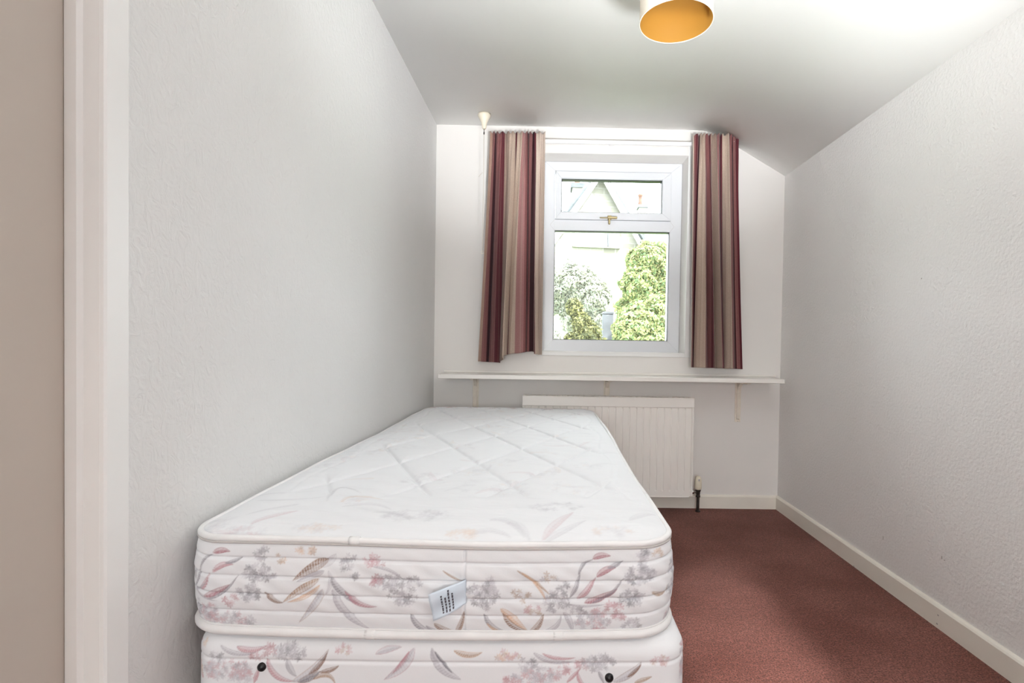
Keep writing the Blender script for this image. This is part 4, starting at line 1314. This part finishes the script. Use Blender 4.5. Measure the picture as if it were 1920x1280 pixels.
# a second house further off to the right
h2 = empty('far_house', (atY(1240, 440, 30).x, 32, GZ), 'distant house with a grey slate roof and chimney behind the tree', 'house')
ra, rb = atY(1205, 410, 34), atY(1330, 410, 34)
ea, eb = atY(1212, 485, 30), atY(1345, 485, 30)
box('wall', (ea.x + 0.2, 30.3, GZ), (eb.x, 37.5, ea.z - 0.05), M['stone'], h2)
prism('roof', [ea, eb, rb, ra], Vector((0, 0.05, 0.2)), M['slate'], h2)
prism('roof', [ra, rb, rb + Vector((0, 4, rb.z * 0 - (ra.z - ea.z))), ra + Vector((0, 4, -(ra.z - ea.z)))], Vector((0, -0.05, 0.2)), M['slate'], h2)
prism('gable', [ea + Vector((0.25, 0.2, 0)), ra + Vector((0.25, 0, -0.1)), Vector((ea.x + 0.25, 37.8, ea.z))], Vector((0.3, 0, 0)), M['stone'], h2)
chimney(h2, 1197, 1213, 388.5, 470, 33.5, 0.08, ((1202, 0.75),))
ch_ = atY(1202, 380, 33.8)

# planting
def foliage(name, label, blobs, Y, n_leaf, size, cols, stems, group=None, cat='bush', shell=0.62):
    """blobs: (px, py, rx_px, ry_px, dY) ellipsoids in photo pixels at distance Y"""
    root = empty(name, (atY(blobs[0][0], blobs[0][1], Y).x, Y, GZ), label, cat, group)
    pts, nrm = [], []
    vol = np.array([b_[2] * b_[3] for b_ in blobs], float)
    cnt = (n_leaf * vol / vol.sum()).astype(int)
    for (px, py, rx, ry, dY), k in zip(blobs, cnt):
        c_ = atY(px, py, Y + dY)
        a_, b_ = rx * (Y + dY) / F, ry * (Y + dY) / F
        d_ = rng.normal(size=(k, 3))
        d_ /= np.linalg.norm(d_, axis=1)[:, None]
        lump = 1 + 0.13 * np.sin(d_[:, 0] * 7 + px) * np.sin(d_[:, 2] * 6 + py) + 0.08 * np.sin(d_[:, 1] * 11 + d_[:, 2] * 9)
        r = (shell + (1 - shell) * rng.random(k) ** 0.6) * lump
        pts.append(np.array(c_) + d_ * r[:, None] * np.array([a_, (a_ + b_) / 2, b_]))
        nrm.append(d_)
    P = np.concatenate(pts)
    Nr = np.concatenate(nrm)
    k = len(P)
    Nr = Nr + rng.normal(size=(k, 3)) * 0.7 + np.array([0, 0, 0.35])
    Nr /= np.linalg.norm(Nr, axis=1)[:, None]
    T = np.cross(Nr, rng.normal(size=(k, 3)))
    T /= np.linalg.norm(T, axis=1)[:, None]
    B = np.cross(Nr, T)
    s_ = size * rng.uniform(0.6, 1.35, k)[:, None]
    asp = 0.46
    Vv = np.stack([P - T * s_, P + B * s_ * asp + Nr * s_ * 0.12, P + T * s_, P - B * s_ * asp + Nr * s_ * 0.12], 1).reshape(-1, 3)
    Fq = np.arange(4 * k).reshape(k, 4)
    Fq = np.concatenate([Fq[:, [0, 1, 2]], Fq[:, [0, 2, 3]]])
    cc = np.array(cols)[rng.integers(0, len(cols), k)] * rng.uniform(0.8, 1.35, (k, 1))
    mesh('foliage', Vv, Fq, M['leaf'], root, False, np.repeat(cc, 4, 0))
    for sx, dx in stems:
        c_ = atY(sx, blobs[0][1], Y + 0.2)
        pp = [(c_.x + dx, Y + 0.2, GZ - 0.05), (c_.x + dx * 0.6, Y + 0.25, GZ + (c_.z - GZ) * 0.35), (c_.x + dx * 0.2, Y + 0.15, GZ + (c_.z - GZ) * 0.7), (c_.x, Y + 0.2, c_.z)]
        tube('trunk', pp, [0.09, 0.075, 0.05, 0.02], M['bark'], root, n=8)
    return root


YG = [(0.25, 0.28, 0.12), (0.20, 0.26, 0.12), (0.29, 0.30, 0.13), (0.14, 0.21, 0.10), (0.32, 0.31, 0.16)]
PG = [(0.30, 0.315, 0.26), (0.34, 0.35, 0.29), (0.26, 0.285, 0.24), (0.36, 0.36, 0.28)]
DGc = [(0.09, 0.10, 0.045), (0.18, 0.18, 0.08), (0.26, 0.26, 0.10), (0.055, 0.065, 0.03)]
foliage('green_tree', 'bright green leafy tree filling the right of the window view', [(1216, 487, 36, 34, 0), (1238, 535, 46, 48, 0.3), (1196, 535, 32, 36, -0.2), (1190, 490, 16, 24, 0), (1240, 480, 26, 24, 0.2), (1215, 590, 60, 50, 0.2)], 9.5, 42000, 0.036, YG, ((1215, 0.2), (1235, -0.1)), cat='tree')
foliage('green_shrub', 'yellow green shrub low at the right of the window view', [(1196, 612, 44, 44, 0), (1236, 600, 42, 46, 0.1), (1172, 625, 22, 42, -0.1), (1215, 660, 60, 50, 0)], 7.4, 34000, 0.030, YG, ((1200, 0.1),))
foliage('pale_conifer', 'pale grey green feathery bush at the left of the window view', [(1078, 530, 40, 40, 0), (1113, 565, 32, 44, -0.2), (1050, 545, 34, 42, 0.2), (1120, 620, 26, 40, -0.3), (1090, 580, 40, 50, 0.2)], 11.5, 42000, 0.040, PG, ((1085, 0.2), (1110, -0.1)), shell=0.5)
foliage('climbing_shrub', 'small dark leaved shrub standing in front of the pale bush', [(1077, 578, 15, 18, 0), (1090, 604, 18, 20, 0), (1102, 628, 25, 26, 0), (1082, 645, 26, 24, 0.1), (1112, 660, 30, 30, 0)], 6.2, 14000, 0.024, DGc, ((1092, 0.05),))
foliage('low_shrub', 'small grey green shrub at the bottom left corner of the window', [(1042, 632, 10, 14, 0), (1036, 660, 20, 24, 0)], 6.0, 3000, 0.024, PG, ((1042, 0.0),))
gp0, gp1 = atY(1131, 584, 7.9), atY(1150.5, 584, 7.9)
gp = empty('garden_post', ((gp0.x + gp1.x) / 2, 8.0, GZ), 'plain grey stone post between the bushes', 'post')
box('shaft', (gp0.x, 7.9, GZ - 0.02), (gp1.x, 8.08, gp0.z - 0.03), M['post_stone'], gp, bev=0.01)
prism('cap', [(gp0.x - 0.006, 7.89, gp0.z - 0.03), (gp1.x + 0.006, 7.89, gp0.z - 0.03), (gp1.x, 7.89, gp0.z), (gp0.x, 7.89, gp0.z)], (0, 0.2, 0), M['post_stone'], gp)
